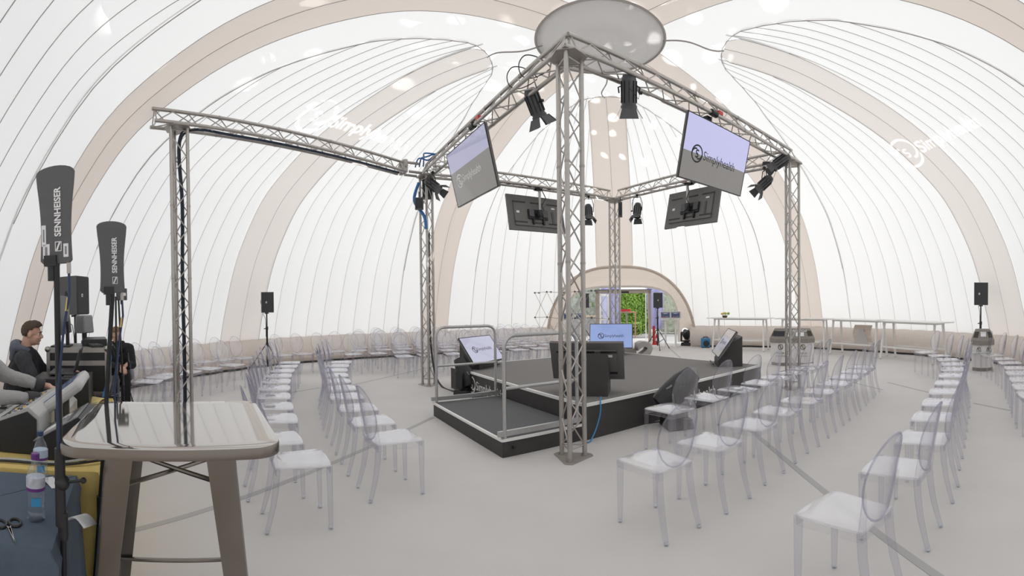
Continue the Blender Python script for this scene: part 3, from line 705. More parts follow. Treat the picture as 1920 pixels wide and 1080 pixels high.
def rail(b, label):
    o = LD + SU * b; t = thing('hand_rail', label, 'railing', (o.x, o.y, LH), SANG, 'hand rails of the step deck')
    W_, H_, rr = LW - .06, 1.07, .13
    path = [(.04, 0, -.12 if b < .1 else .0), (.04, 0, H_ - rr)] + [(.04 + rr - rr * math.cos(a), 0, H_ - rr + rr * math.sin(a)) for a in np.linspace(.3, PI / 2, 5)] + [(W_ - rr + rr * math.sin(a), 0, H_ - rr + rr * math.cos(a)) for a in np.linspace(0, PI / 2 - .3, 5)] + [(W_, 0, H_ - rr), (W_, 0, .0)]
    g = G(); g.tube(path, .021, 10); g.build('rail_hoop', 'galv', t)
    g = G(); g.cyl((.04, 0, .52), (W_, 0, .52), .018); g.build('mid_rail', 'galv', t)
    g = G(); g.box((W_ / 2 + .02, .0, .055), (W_ + .12, .035, .055)); g.build('toe_board', 'galv', t, smooth=False)
rail(.02, 'near tubular steel hand rail on the step deck, behind the nearest tower')
rail(LL - .02, 'far tubular steel hand rail on the step deck, in front of the left floor screen')

# ------------------------------------------------------------------ screens
def tv(name, label, mtx, W_, H_, scr, group, logo='inkd', logo_w=None, mount=True, off=(0, 0)):
    t = thing(name, label, 'screen', (0, 0, 0), 0, group); t.matrix_world = mtx
    g = G(); g.box((0, -.02, 0), (W_, .035, H_)); g.build('housing', 'tvback', t, bevel=.004)
    g = G()
    b = .012
    for c, d in (((0, 0, H_ / 2 - b / 2), (W_, .012, b)), ((0, 0, -H_ / 2 + b / 2), (W_, .012, b)), ((-W_ / 2 + b / 2, 0, 0), (b, .012, H_)), ((W_ / 2 - b / 2, 0, 0), (b, .012, H_))): g.box(c, d)
    g.build('bezel', 'black', t, smooth=False)
    g = G(); g.box((0, .0, 0), (W_ - 2 * b, .006, H_ - 2 * b)); s_ = g.build('display', scr, t, smooth=False)
    lg = brand(logo_w or W_ * .5).build('screen_logo', logo, s_, smooth=False); lg.matrix_local = Mx.Translation((off[0], .0045, off[1])) @ UPB
    # back: raised electronics cover, vents, plate, brackets
    g = G(); g.box((0, -.05, -.02), (W_ * .8, .03, H_ * .7), top=(1, 1)); g.build('rear_cover', 'tvback', t, bevel=.006)
    for z in (H_ * .30, -H_ * .40):
        for x in (-.3, 0, .3):
            g = G(); g.box((x * W_, -.068 if z < H_ * .3 else -.067, z * (.95 if z > 0 else .7)), (W_ * .22, .006, .03)); g.build('vent_slot', 'black', t, smooth=False)
    g = G(); g.box((-W_ * .34, -.067, .0), (.07, .004, .05)); g.build('rating_label', 'whitep', t, smooth=False); g = G(); g.box((W_ * .3, -.067, H_ * .18), (.09, .004, .035)); g.build('rating_label', 'whitep', t, smooth=False)
    g = G(); g.box((W_ * .28, -.072, -.08), (.05, .016, H_ * .35)); g.build('socket_strip', 'dgrey', t, smooth=False)
    if mount:
        g = G(); g.box((0, -.085, -.04), (.5, .03, .22)); g.box((-.13, -.09, -.2), (.04, .04, .14)); g.box((.13, -.09, -.2), (.04, .04, .14)); g.build('wall_plate', 'black_m', t, bevel=.004)
        for s2 in (-1, 1):
            g = G(); g.box((s2 * .17, -.11, -.02), (.12, .02, .17)); g.build('bracket_wing', 'dgrey', t, bevel=.003)
        g = G(); g.cyl((0, -.1, -.04), (0, -.14, -.04), .05, n=14); g.build('tilt_joint', 'black', t)
    return t
def lean_mtx(c, face, tilt):      # screen centre, horizontal facing direction, tilt downwards (rad)
    f = V((face[0], face[1], 0)).normalized(); y = f * math.cos(tilt) - V((0, 0, 1)) * math.sin(tilt)
    x = y.cross(V((0, 0, 1))).normalized(); z = x.cross(y)
    return Mx(((x.x, y.x, z.x, c[0]), (x.y, y.y, z.y, c[1]), (x.z, y.z, z.z, c[2]), (0, 0, 0, 1)))
def two_tone(name, top, low, zb):        # lilac over warm grey: the glass reflection painted into the emission
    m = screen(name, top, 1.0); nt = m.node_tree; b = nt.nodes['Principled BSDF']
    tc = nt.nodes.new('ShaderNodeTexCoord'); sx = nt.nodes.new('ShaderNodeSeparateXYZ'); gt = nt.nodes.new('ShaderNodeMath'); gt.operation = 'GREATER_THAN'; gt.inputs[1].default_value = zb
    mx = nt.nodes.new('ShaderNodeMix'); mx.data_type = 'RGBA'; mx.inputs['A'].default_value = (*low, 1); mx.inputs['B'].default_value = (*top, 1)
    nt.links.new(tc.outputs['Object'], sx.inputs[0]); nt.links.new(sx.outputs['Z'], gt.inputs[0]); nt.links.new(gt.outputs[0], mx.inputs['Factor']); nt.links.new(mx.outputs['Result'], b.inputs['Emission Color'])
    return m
scrL = two_tone('left_screen_painted_reflection', (0.33, 0.33, 0.46), (0.17, 0.165, 0.155), .10)
scrR = two_tone('right_screen_painted_reflection', (0.46, 0.46, 0.70), (0.18, 0.17, 0.16), -.05)
def hung(mid, out, z, tilt, W_, H_, label, scr, logo, lw, off):
    c = V((mid.x, mid.y, z)) + V((out.x, out.y, 0)) * .17
    t = tv('hanging_screen', label, lean_mtx(c, out, tilt), W_, H_, scr, 'screens hung from the truss', logo, lw, True, off)
    p = thing('screen_pole', 'drop pole clamped to the truss, holding the ' + label.split(' showing')[0].split(' seen')[0].split(' with')[0], 'bracket', (mid.x, mid.y, 0), heading(out), 'screen drop poles')
    g = G(); g.cyl((0, .0, z + .02), (0, .0, HT + .02), .028, n=10); g.build('pole', 'alu', p)
    g = G(); g.cyl((0, -.05, z - .02), (0, .06, z - .02), .04); g.box((0, .0, z + .0), (.1, .06, .14)); g.build('joint', 'black', p)
    g = G(); g.box((0, 0, HT - .01), (.09, .1, .05)); g.cyl((-.06, .12, HT + .035), (.06, .12, HT + .035), .045); g.build('truss_clamp', 'black_m', p)
    g = G(); g.tube([(.03, -.03, HT), (.11, -.08, HT - .2), (.02, -.05, z + .15), (.08, -.06, z + .05)], .01); g.build('lead', 'black', p)
    g = G(); g.box((-.16, .1, HT + .09), (.09, .06, .05)); g.build('red_plug', 'red', p, smooth=False)
    return t
outL = -TV_; outR = -TU
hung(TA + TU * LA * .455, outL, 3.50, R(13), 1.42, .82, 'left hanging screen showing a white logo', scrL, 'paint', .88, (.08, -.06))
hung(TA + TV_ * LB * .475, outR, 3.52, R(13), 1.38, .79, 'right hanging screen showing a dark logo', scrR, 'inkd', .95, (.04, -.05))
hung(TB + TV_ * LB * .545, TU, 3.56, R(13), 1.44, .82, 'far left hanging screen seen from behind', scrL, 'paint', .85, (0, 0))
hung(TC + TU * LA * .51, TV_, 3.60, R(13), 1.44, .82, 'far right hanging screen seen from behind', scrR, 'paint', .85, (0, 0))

def floor_screen(pos, face, label, scr, back=0.62, W_=.96, H_=.56, zc=.42, logo='inkd'):
    f = V((face[0], face[1])).normalized()
    c = V((pos[0], pos[1], SH + zc))
    tv('floor_screen', label, lean_mtx(c, f, -back), W_, H_, scr, 'floor screens at the stage corners', logo, .58, False)
    pl = thing('screen_plinth', 'black carpeted wedge plinth under the ' + label.split(',')[0].split(' showing')[0], 'plinth', (pos[0], pos[1], SH), heading(f), 'floor screen plinths')
    k = math.tan(back)
    zt = lambda y: zc + (-y) / max(k, .2) * 1.0 - .08
    g = G()
    y0, y1 = .14, -.30
    # the sloping face runs parallel behind the screen back
    def zface(y): return max(.12, zc - .09 / math.sin(max(back, .3)) - y / k * 1.0)
    poly = [(-y1, 0), (-y1, min(zface(y1), zc + .12)), (max(-(-.12), .12), min(zface(-.12), zc + .12)), (-y0, zface(y0)), (-y0, 0)]
    vs = [(sx * W_ * .3, -a, b) for sx in (-1, 1) for a, b in poly]; n = len(poly)
    g.add(vs, [tuple(range(n)), tuple(range(2 * n - 1, n - 1, -1))] + [(i, n + i, n + (i + 1) % n, (i + 1) % n) for i in range(n)])
    g.build('box', 'fascia', pl, smooth=False)
    g = G(); g.box((0, .22, .05), (W_ * .5, .02, .02)); g.build('front_ledge', 'black', pl, smooth=False)
cS = SO + SV * SA / 2 + SU * SB / 2
def sxy(a, b): q = sp(a, b); return V((q.x, q.y))
def to_c(p): return (cS - p)
scA = screen('blue_screen_picture', (0.30, 0.40, 0.72), 0.80); scB = screen('lilac_screen_picture', (0.50, 0.50, 0.64), 0.85)
q = sxy(.5, .55); floor_screen(q, to_c(q), 'near floor screen seen from behind, at the front stage corner', scB, .45)
q = sxy(.42, SB - .5); floor_screen(q, to_c(q) + V((0, -.9)), 'left floor screen showing a dark logo on lilac', scB, .66, zc=.34)
q = sxy(SA - .33, .6); floor_screen(q, to_c(q) + V((.1, .35)), 'right floor screen seen edge-on, at the right stage corner', screen('grey_screen_painted_reflection', (.33, .32, .32), .75, .1), .62)  # grey glow stands in for the reflection on this glass
q = sxy(SA - .5, SB - .5); floor_screen(q, to_c(q), 'far floor screen showing a dark logo on blue', scA, .30)
cable([sp(.35, .12, SH + .02), sp(.22, -.02, SH + .02), sp(.19, -.05, .3), sp(.12, -.06, .14), sp(.02, -.08, .02), sp(-.05, -.1, .012)], .008, mat('light_blue_lead', (.05, .28, .6), .4), 'thin light blue lead hanging over the front stage corner')

# ------------------------------------------------------------------ lamps and moving lights
def rotx(a): return Mx.Rotation(a, 4, 'X')
def barn_lamp(clamp, aim, label, drop=.27, sc=.8):
    clamp = V(clamp); piv = clamp - V((0, 0, drop * sc)); d = (V(aim) - piv)
    hz = heading(d.xy if d.xy.length > 1e-3 else V((0, 1))); t = thing('barn_door_lamp', label, 'stage lamp', tuple(clamp), hz, 'barn-door stage lamps')
    tilt = math.atan2(-d.z, d.xy.length); m_ = Mx.Translation((0, 0, -drop)) @ rotx(-tilt)       # +Y is the beam
    g = G(); rr = .105
    prof_ = [(rr * .55, -.24), (rr * .8, -.23), (rr * .9, -.2), (rr, -.17), (rr, .16), (rr * 1.12, .165), (rr * 1.12, .2)]
    g.lathe(prof_, 18, m_ @ rotx(R(-90))); body = g.build('housing', 'dgrey', t)
    for k in range(10):
        a = 2 * PI * k / 10; q = m_ @ Mx.Rotation(a, 4, 'Y')
        g = G(); g.box((0, -.01, rr + .007), (.012, .28, .016), q); g.build('cooling_fin', 'black_m', body, smooth=False)
    g = G(); g.lathe([(0, 0), (rr * .9, 0), (rr * .9, .01)], 18, m_ @ Mx.Translation((0, .195, 0)) @ rotx(R(-90))); g.build('lens', 'glassb', t)
    for k, wd in ((0, .2), (1, .15), (2, .2), (3, .15)):
        q = m_ @ Mx.Rotation(k * PI / 2, 4, 'Y') @ Mx.Translation((0, .2, rr * 1.05)) @ rotx(R(32))
        g = G(); g.add([(-wd / 2, 0, 0), (wd / 2, 0, 0), (wd * .68, .16, 0), (-wd * .68, .16, 0), (-wd / 2, 0, .004), (wd / 2, 0, .004), (wd * .68, .16, .004), (-wd * .68, .16, .004)], [(3, 2, 1, 0), (4, 5, 6, 7), (0, 1, 5, 4), (1, 2, 6, 5), (2, 3, 7, 6), (3, 0, 4, 7)], q)
        g.build('barn_door', 'dgrey', t, smooth=False)
    g = G(); g.tube([(-.14, 0, -drop), (-.15, 0, -drop * .5), (-.1, 0, -.06), (.1, 0, -.06), (.15, 0, -drop * .5), (.14, 0, -drop)], .011, 6); g.build('yoke', 'black_m', t)
    g = G(); g.cyl((.14, 0, -drop), (.19, 0, -drop), .022); g.build('tilt_knob', 'black', t)
    g = G(); g.cyl((0, 0, -.08), (0, 0, -.02), .012); g.cyl((-.03, 0, .0), (.03, 0, .0), .036, n=12); g.build('hook_clamp', 'black_m', t)
    g = G(); g.tube([(.03, -.02, 0), (.16, -.06, -.12), (.13, -.12, -.3), (0, -.16, -drop)], .005, 5); g.build('lead', 'black', t)
    t.scale = (sc, sc, sc)
def on(p, q, k, dx=0): c = p.lerp(q, k); return V((c.x, c.y, HT + .01 + CR * 0.6 - .02)) + V((dx * TV_.x, dx * TV_.y, 0))
ctr = V((TCEN.x, TCEN.y, SH + 1.0))
barn_lamp(on(TA, TB, .215, .22), (TCEN.x + .1, TCEN.y - 1.2, 1.0), 'barn-door lamp on the left beam, left of the nearest tower', .06)
barn_lamp(on(TA, TC, .175), (1.65, 6.4, 0.6), 'barn-door lamp on the right beam pointing straight down, right of the nearest tower', .16)
barn_lamp(on(TB, TA, .03) + V((.12, -.16, 0)), (TCEN.x, TCEN.y, 1.2), 'barn-door lamp tilted right beside the left stage tower', .30)
barn_lamp(on(TC, TA, .09), (TCEN.x, TCEN.y + .3, 1.6), 'upper barn-door lamp tilted left at the right stage tower', .10)
barn_lamp(on(TC, TD, .12), (TCEN.x + .3, TCEN.y, 1.2), 'lower barn-door lamp tilted left at the right stage tower', .36)
barn_lamp(on(TD, TB, .17), (1.9, 9.6, .5), 'far barn-door lamp half hidden behind the nearest tower', .45)
barn_lamp(on(TD, TC, .17), (2.3, 9.4, .5), 'far barn-door lamp hanging right of the doorway tower', .45)
def slab_box(px, py, d, sz, label, name='power_box', m='dgrey'):
    p = atd(px, py, d); t = thing(name, label, 'equipment box', tuple(p), heading(V((-p.x, -p.y))), 'boxes hung on the rig')
    g = G(); g.box((0, 0, 0), sz); g.build('case', m, t, bevel=.006); g = G(); g.box((0, sz[1] / 2 + .004, 0), (sz[0] * .8, .008, sz[2] * .8)); g.build('front_panel', 'black', t, smooth=False)
    g = G(); g.tube([(0, -.02, sz[2] / 2), (.0, -.04, sz[2] / 2 + .12)], .012); g.build('hanger', 'black_m', t)
slab_box(1163, 393, 10.55, (.09, .16, .33), 'flat dark loudspeaker box hanging right beside the doorway tower')
slab_box(786, 382, 8.75, (.16, .1, .22), 'small dark box strapped to the left side of the left stage tower')
slab_box(802, 350, 9.2, (.22, .1, .5), 'tall dark box inside the left stage tower below the corner')

def moving_head(pos, aim, label, beam=None, s=1.0, roll=0.0):
    """floor-standing moving light; returns the lens point and aim direction"""
    pos = V(pos); piv = pos + V((0, 0, .42 * s)); d = V(aim) - piv
    t = thing('moving_light', label, 'moving light', tuple(pos), heading(d.xy), 'moving lights on the floor')
    g = G(); g.box((0, 0, .06 * s), (.36 * s, .30 * s, .11 * s), top=(.94, .9)); g.build('base', 'black', t, bevel=.01)
    g = G(); g.cyl((0, 0, .115 * s), (0, 0, .15 * s), .1 * s, n=16); g.build('turntable', 'black', t)
    g = G(); g.box((0, 0, .165 * s), (.40 * s, .13 * s, .05 * s)); g.build('yoke_bridge', 'black', t, bevel=.012)
    for k in (-1, 1):
        g = G(); g.prism([(-.065 * s, .15 * s), (.065 * s, .15 * s), (.075 * s, .42 * s)] + [(.075 * s * math.cos(a), .42 * s + .075 * s * math.sin(a)) for a in np.linspace(.3, PI - .3, 7)] + [(-.075 * s, .42 * s)], k * .165 * s, k * .205 * s, Mx(((0, 0, 1, 0), (1, 0, 0, 0), (0, 1, 0, 0), (0, 0, 0, 1)))); g.build('yoke_arm', 'black', t, bevel=.006)
    el = math.atan2(d.z, d.xy.length); m_ = Mx.Translation((0, 0, .42 * s)) @ rotx(el) @ rotx(R(-90))     # +Z is the beam
    pr = [(.09, -.26), (.125, -.25), (.14, -.2), (.15, -.05), (.145, .1), (.12, .2), (.105, .27), (.098, .28), (.092, .28), (.09, -.22)]
    g = G(); g.lathe([(r * s, z * s) for r, z in pr], 24, m_); hd = g.build('head', 'black', t)
    for k in range(4):
        g = G(); g.box((0, .136 * s, (-.18 + .04 * k) * s), (.16 * s, .02 * s, .012 * s), m_); g.build('vent_rib', 'dgrey', hd, smooth=False)
    g = G(); g.tube([(.11 * s * math.cos(a), -.115 * s, (-.02 + .09 * math.sin(a)) * s) for a in np.linspace(PI, 2 * PI, 9)], .012 * s, 6, m=m_); g.build('carry_handle', 'mgrey', hd)
    if beam is None:
        g = G(); g.lathe([(0, .275 * s), (.05 * s, .27 * s), (.092 * s, .255 * s)][::-1], 20, m_); g.build('lens', 'glassb', t)
    else:                                           # an open lens with a cut-out pattern disc and a lamp behind it
        plate, throw, power, col = beam
        o = plate(.088 * s); COL.objects.link(o); o.parent = t; o.matrix_local = m_ @ Mx.Translation((0, 0, .25 * s)) @ Mx.Rotation(roll, 4, 'Z') @ Mx.Scale(-1, 4, (0, 1, 0)); o.data.materials.append(M['black'])
        ld = bpy.data.lights.new('beam_lamp', 'SPOT'); ld.energy = power; ld.spot_size = 2 * math.atan(.088 / throw) + R(3); ld.spot_blend = 0.05; ld.shadow_soft_size = 0.0008; ld.color = col
        lo = bpy.data.objects.new('beam_lamp', ld); COL.objects.link(lo); lo.parent = t; lo.matrix_local = m_ @ Mx.Translation((0, 0, (.25 - throw) * s)) @ rotx(PI)
    g = G(); g.tube([(-.1 * s, -.15 * s, .05 * s), (-.2 * s, -.3 * s, .015), (-.4 * s, -.35 * s, .012)], .009, 6); g.build('lead', 'black', t)
    return t
def plate_from_curve(loops_fn, texts):
    """disc with cut-out shapes: made as a filled 2D outline with holes"""
    def make(rad):
        cu = bpy.data.curves.new('pattern_disc', 'CURVE'); cu.dimensions = '2D'; cu.fill_mode = 'BOTH'
        def add(pts):
            sp_ = cu.splines.new('POLY'); sp_.points.add(len(pts) - 1); sp_.use_cyclic_u = True
            for q, (x, y) in zip(sp_.points, pts): q.co = (x, y, 0, 1)
        add([(rad * math.cos(2 * PI * i / 40), rad * math.sin(2 * PI * i / 40)) for i in range(40)])
        for lp in loops_fn(rad): add(lp)
        for body, size, x, y in texts(rad):
            me = text_mesh(body, size, 0, 'CENTER', size * .02); bm = bmesh.new(); bm.from_mesh(me); bpy.data.meshes.remove(me)
            bmesh.ops.remove_doubles(bm, verts=bm.verts, dist=1e-7)
            es = {e for e in bm.edges if e.is_boundary}
            while es:
                e = es.pop(); loop = [e.verts[0], e.verts[1]]
                while True:
                    nx = [k for k in loop[-1].link_edges if k in es]
                    if not nx: break
                    es.discard(nx[0]); v2 = nx[0].other_vert(loop[-1])
                    if v2 is loop[0]: break
                    loop.append(v2)
                if len(loop) > 2: add([(v.co.x + x, v.co.y + y) for v in loop])
            bm.free()
        o = bpy.data.objects.new('tmp', cu); COL.objects.link(o); dg = bpy.context.evaluated_depsgraph_get()
        me = bpy.data.meshes.new_from_object(o.evaluated_get(dg)); bpy.data.objects.remove(o); bpy.data.curves.remove(cu)
        me.materials.clear(); return bpy.data.objects.new('pattern_disc', me)
    return make
def flip(pts): return [(-x, y) for x, y in pts]
def logo_loops(u, cx, cy, rot=0.0):
    out = []; c, s_ = math.cos(rot), math.sin(rot)
    a = arcpts(0, 0, 1, 1, 158, 22) + arcpts(0, 0, 0.99, 0.52, 16, -60, 9)
    b = [(-x, -y) for x, y in a]
    sS = arcpts(0.02, 0.13, 0.14, 0.14, 30, 255, 10) + arcpts(-0.02, -0.13, 0.14, 0.14, 75, -150, 10)
    for li in (a, b, sS):
        l, r = stroke(li, .17 if li is not sS else .11); out.append([(cx + u * (x * c - y * s_), cy + u * (x * s_ + y * c)) for x, y in l + r[::-1]])
    return out
M_LOGO = plate_from_curve(lambda r: logo_loops(r * .22, -r * .66, 0), lambda r: [('Simplyhealth', r * .25, r * .21, -r * .02)])
def dot_loops(r):
    rnd = random.Random(11); out = []; pl = []
    for _ in range(900):
        q = rnd.uniform(.10, .92) ** .8; a = rnd.uniform(0, 2 * PI); e_ = rnd.choice((.022, .03, .04, .048)) * r
        x, y = q * r * .9 * math.cos(a), q * r * .9 * math.sin(a)
        if all(math.hypot(x - p[0], y - p[1]) > e_ + p[2] + .035 * r for p in pl) and math.hypot(x, y) + e_ < r * .96:
            pl.append((x, y, e_))
            k = 4 if rnd.random() < .25 else 14; st_ = rnd.uniform(0, 3)
            out.append([(x + e_ * (.75 if k == 4 else 1) * math.cos(st_ + 2 * PI * i / k), y + e_ * .8 * math.sin(st_ + 2 * PI * i / k)) for i in range(k)])
        if len(pl) > 85: break
    return out
M_DOTS = plate_from_curve(dot_loops, lambda r: [])
def dome_hit(px, py):
    d = V(ray(px, py))
    for k in range(200, 3000):
        p = V((0, 0, CAMH)) + d * (k * .01); q = p.xy - AX; r = q.length; psi = math.degrees(math.atan2(q.x, q.y)); s_ = r / rf(psi)
        if s_ >= 1 or p.z > prof(tau_s(s_))[1]: return p
    return p
PW = 1900.0
WHT = (1.0, 0.99, 0.97)
moving_head(at(872, 741), dome_hit(676, 240), 'moving light on the floor behind the far step rail', (M_LOGO, .255, PW, WHT), .95)
moving_head(at(1268, 800), dome_hit(1756, 258), 'moving light on the floor hidden behind the nearest front-row chairs', (M_LOGO, .38, PW, WHT), 1.12, R(-12))
moving_head(at(1287, 648), dome_hit(1060, 70), 'moving light on the floor beside the porch, left of the blue blower', (M_DOTS, .235, PW * 3.4, WHT), 1.0)
# ------------------------------------------------------------------ loudspeakers on stands
def speaker(px, py_bot, dist, label, slabel, face, s=1.0, tripod=True, badge_dx=.04, ht=.50):
    p = atd(px, py_bot, dist); zb = p.z
    st_ = thing('speaker_stand', slabel, 'stand', (p.x, p.y, 0), heading(face), 'black speaker stands')
    g = G(); g.cyl((0, 0, .35), (0, 0, zb + .0), .0175, n=10); g.build('upper_pole', 'black_m', st_)
    g = G(); g.cyl((0, 0, .12), (0, 0, 1.05), .024, n=10); g.build('lower_pole', 'black_m', st_)
    g = G(); g.cyl((0, 0, 1.02), (0, 0, 1.1), .034, n=10); g.cyl((.03, 0, 1.05), (.075, 0, 1.05), .012); g.build('height_collar', 'black', st_)
    g = G(); g.cyl((0, 0, zb - .03), (0, 0, zb - .004), .055, n=12); g.build('top_cup', 'black', st_)
    if tripod:
        g = G(); g.cyl((0, 0, .62), (0, 0, .7), .036, n=10); g.build('leg_collar', 'black', st_)
        for k in range(3):
            a = R(90 + 120 * k); c, s_ = math.cos(a), math.sin(a)
            g = G(); g.cyl((.03 * c, .03 * s_, .66), (.48 * c, .48 * s_, .02), .012, n=6); lg = g.build('leg', 'black_m', st_)
            g = G(); g.ball((.48 * c, .48 * s_, .02), .02, 8, 6); g.build('rubber_foot', 'black', lg)
            g = G(); g.cyl((.02 * c, .02 * s_, .22), (.26 * c, .26 * s_, .34), .009, n=6); g.build('brace', 'black_m', st_)
    t = thing('loudspeaker', label, 'loudspeaker', tuple(p), heading(face), 'black loudspeakers on stands')
    W_, D_, H_ = .31 * s, .30 * s, ht * s
    poly = [(-W_ / 2, D_ * .4), (W_ / 2, D_ * .4), (W_ * .47, D_ * .1), (W_ * .28, -D_ * .6), (-W_ * .28, -D_ * .6), (-W_ * .47, D_ * .1)]
    g = G(); g.prism(poly[::-1], 0, H_); g.build('cabinet', 'dgrey', t, smooth=False, bevel=.006)
    g = G(); g.box((0, D_ * .4 + .006, H_ / 2), (W_ * .96, .012, H_ * .96)); gr_ = g.build('grille', 'char', t, bevel=.004)
    g = G(); g.box((badge_dx * s, D_ * .4 + .014, H_ * .5), (.032 * s, .004, .042 * s)); g.build('badge', 'paint', gr_, smooth=False)
    g = G(); g.box((badge_dx * s, D_ * .4 + .0165, H_ * .5), (.007 * s, .002, .036 * s), Mx.Translation((badge_dx * s, 0, H_ * .5)) @ Mx.Rotation(R(30), 4, 'Y') @ Mx.Translation((-badge_dx * s, 0, -H_ * .5))); g.build('badge_stripe', 'inkd', gr_, smooth=False)
    for k in (-1, 1):
        q = Mx.Translation((k * W_ * .40, -D_ * .2, H_ * .52)) @ Mx.Rotation(k * R(-15), 4, 'Z')
        g = G(); g.ball((0, 0, 0), (.012, .028, .055), 10, 6, q); g.build('side_handle', 'black', t)
    g = G(); g.tube([(.03, -D_ * .5, .05), (.05, -D_ * .5, -.05), (.03, -.03, -.14), (.022, -.01, -.3), (.026, 0, -.6)], .006, 5); g.build('lead', 'black', t)
    return t
speaker(141, 590, 6.25, 'loudspeaker high on a stand behind the sound desk, left of the operators', 'tall stand carrying the speaker behind the sound desk', V((.80, .35)), 1.03, False)
speaker(500, 586, 11.35, 'loudspeaker on a tripod against the left dome wall, behind the plastic chairs', 'tripod stand against the left dome wall, legs behind chairs', V((.62, -.62)), 1.0)
speaker(1839, 572, 11.35, 'loudspeaker on a stand behind the right-hand recycling bin', 'stand rising behind the right-hand recycling bin', V((-.9, -.62)), 1.10)
speaker(1233, 577, 15.4, 'loudspeaker on a tripod right of the open door', 'tripod stand with folded black leads right of the open door', V((-.18, -.98)), 1.0, True, 0.0)
speaker(1096, 577, 15.9, 'loudspeaker left of the door, half hidden behind the nearest tower', 'tripod stand left of the door, half hidden behind the nearest tower', V((-.1, -.99)), .98)

# ------------------------------------------------------------------ bar tables, bins, kiosks and the like along the far right
def bar(p, q, label):
    p, q = xy(p), xy(q); c = (p + q) / 2; L = (q - p).length; d = (q - p).normalized()
    t = thing('tall_white_table', label, 'table', tuple(c), math.atan2(d.y, d.x), 'tall white bar tables')
    H_ = 1.06; D_ = .62
    g = G(); g.box((0, 0, H_ - .015), (L + .36, D_ + .14, .03)); g.build('table_top', 'white', t, bevel=.004)
    for sx in (-1, 1):
        for sy in (-1, 1):
            g = G(); g.tube([(sx * (L / 2), sy * D_ / 2, 0.012), (sx * (L / 2 - .04), sy * (D_ / 2 - .13), H_ - .03)], .024, 4, square=True); lg = g.build('leg', 'white', t, smooth=False)
            g = G(); g.box((sx * (L / 2), sy * D_ / 2, .008), (.045, .045, .014)); g.build('foot_cap', 'mgrey', lg, smooth=False)
        g = G(); g.box((sx * (L / 2 - .03), 0, H_ - .05), (.045, D_ - .2, .045)); g.build('end_rail', 'white', t, smooth=False)
    for sy in (-1, 1):
        g = G(); g.box((0, sy * (D_ / 2 - .05), .34), (L - .02, .035, .04)); g.build('foot_rail', 'white', t, smooth=False)
        g = G(); g.box((0, sy * (D_ / 2 - .13), H_ - .05), (L - .06, .03, .045)); g.build('top_rail', 'white', t, smooth=False)
Bp = [at(1336, 656), at(1432, 661), at(1462, 662), at(1545, 668), at(1578, 672), at(1646, 684), at(1652, 687), at(1749, 688)]
rn = V((.45, .35))
def bar_at(f0, f1, label):          # from the two feet nearest the camera
    a, b = at(*f0).xy, at(*f1).xy; d = (b - a).normalized(); n = V((-d.y, d.x)); n = n if n.dot(a) > 0 else -n
    bar(a + n * .31, b + n * .31, label)
bar_at((1336, 656.5), (1431.6, 659.5), 'white tall table with flowers on it, nearest the porch')
bar_at((1463, 660), (1545, 662.5), 'white tall table standing behind the double recycling bin')
bar_at((1556, 664), (1641, 671.5), 'white tall table between the double bin and the wall vent')
bar_at((1651, 673), (1749, 684), 'white tall table nearest the camera, at the right end of the run')
t = thing('flower_pot', 'small pot of pink and orange flowers on the white table nearest the porch', 'flowers', tuple(atd(1359, 599, 14.95)[:2]) + (1.06,), 0)
g = G(); g.lathe([(.05, 0), (.07, .01), (.09, .07), (.085, .07), (.06, .02)], 12); g.build('pot', 'bark', t)
for k in range(9):
    a = 2.4 * k; rr_ = .03 + .018 * k; x, y = rr_ * math.cos(a), rr_ * math.sin(a); z = .14 + .02 * math.sin(3 * k)
    g = G(); g.ball((x, y, z), (.045, .045, .032), 8, 5); fl = g.build('blossom', ['red', 'yellow', 'hedge2'][k % 3] if k else mat('pink_petal', (.6, .22, .25), .6), t)
    g = G(); g.cyl((x * .5, y * .5, .05), (x, y, z), .004, n=5); g.build('stalk', 'hedge', fl)

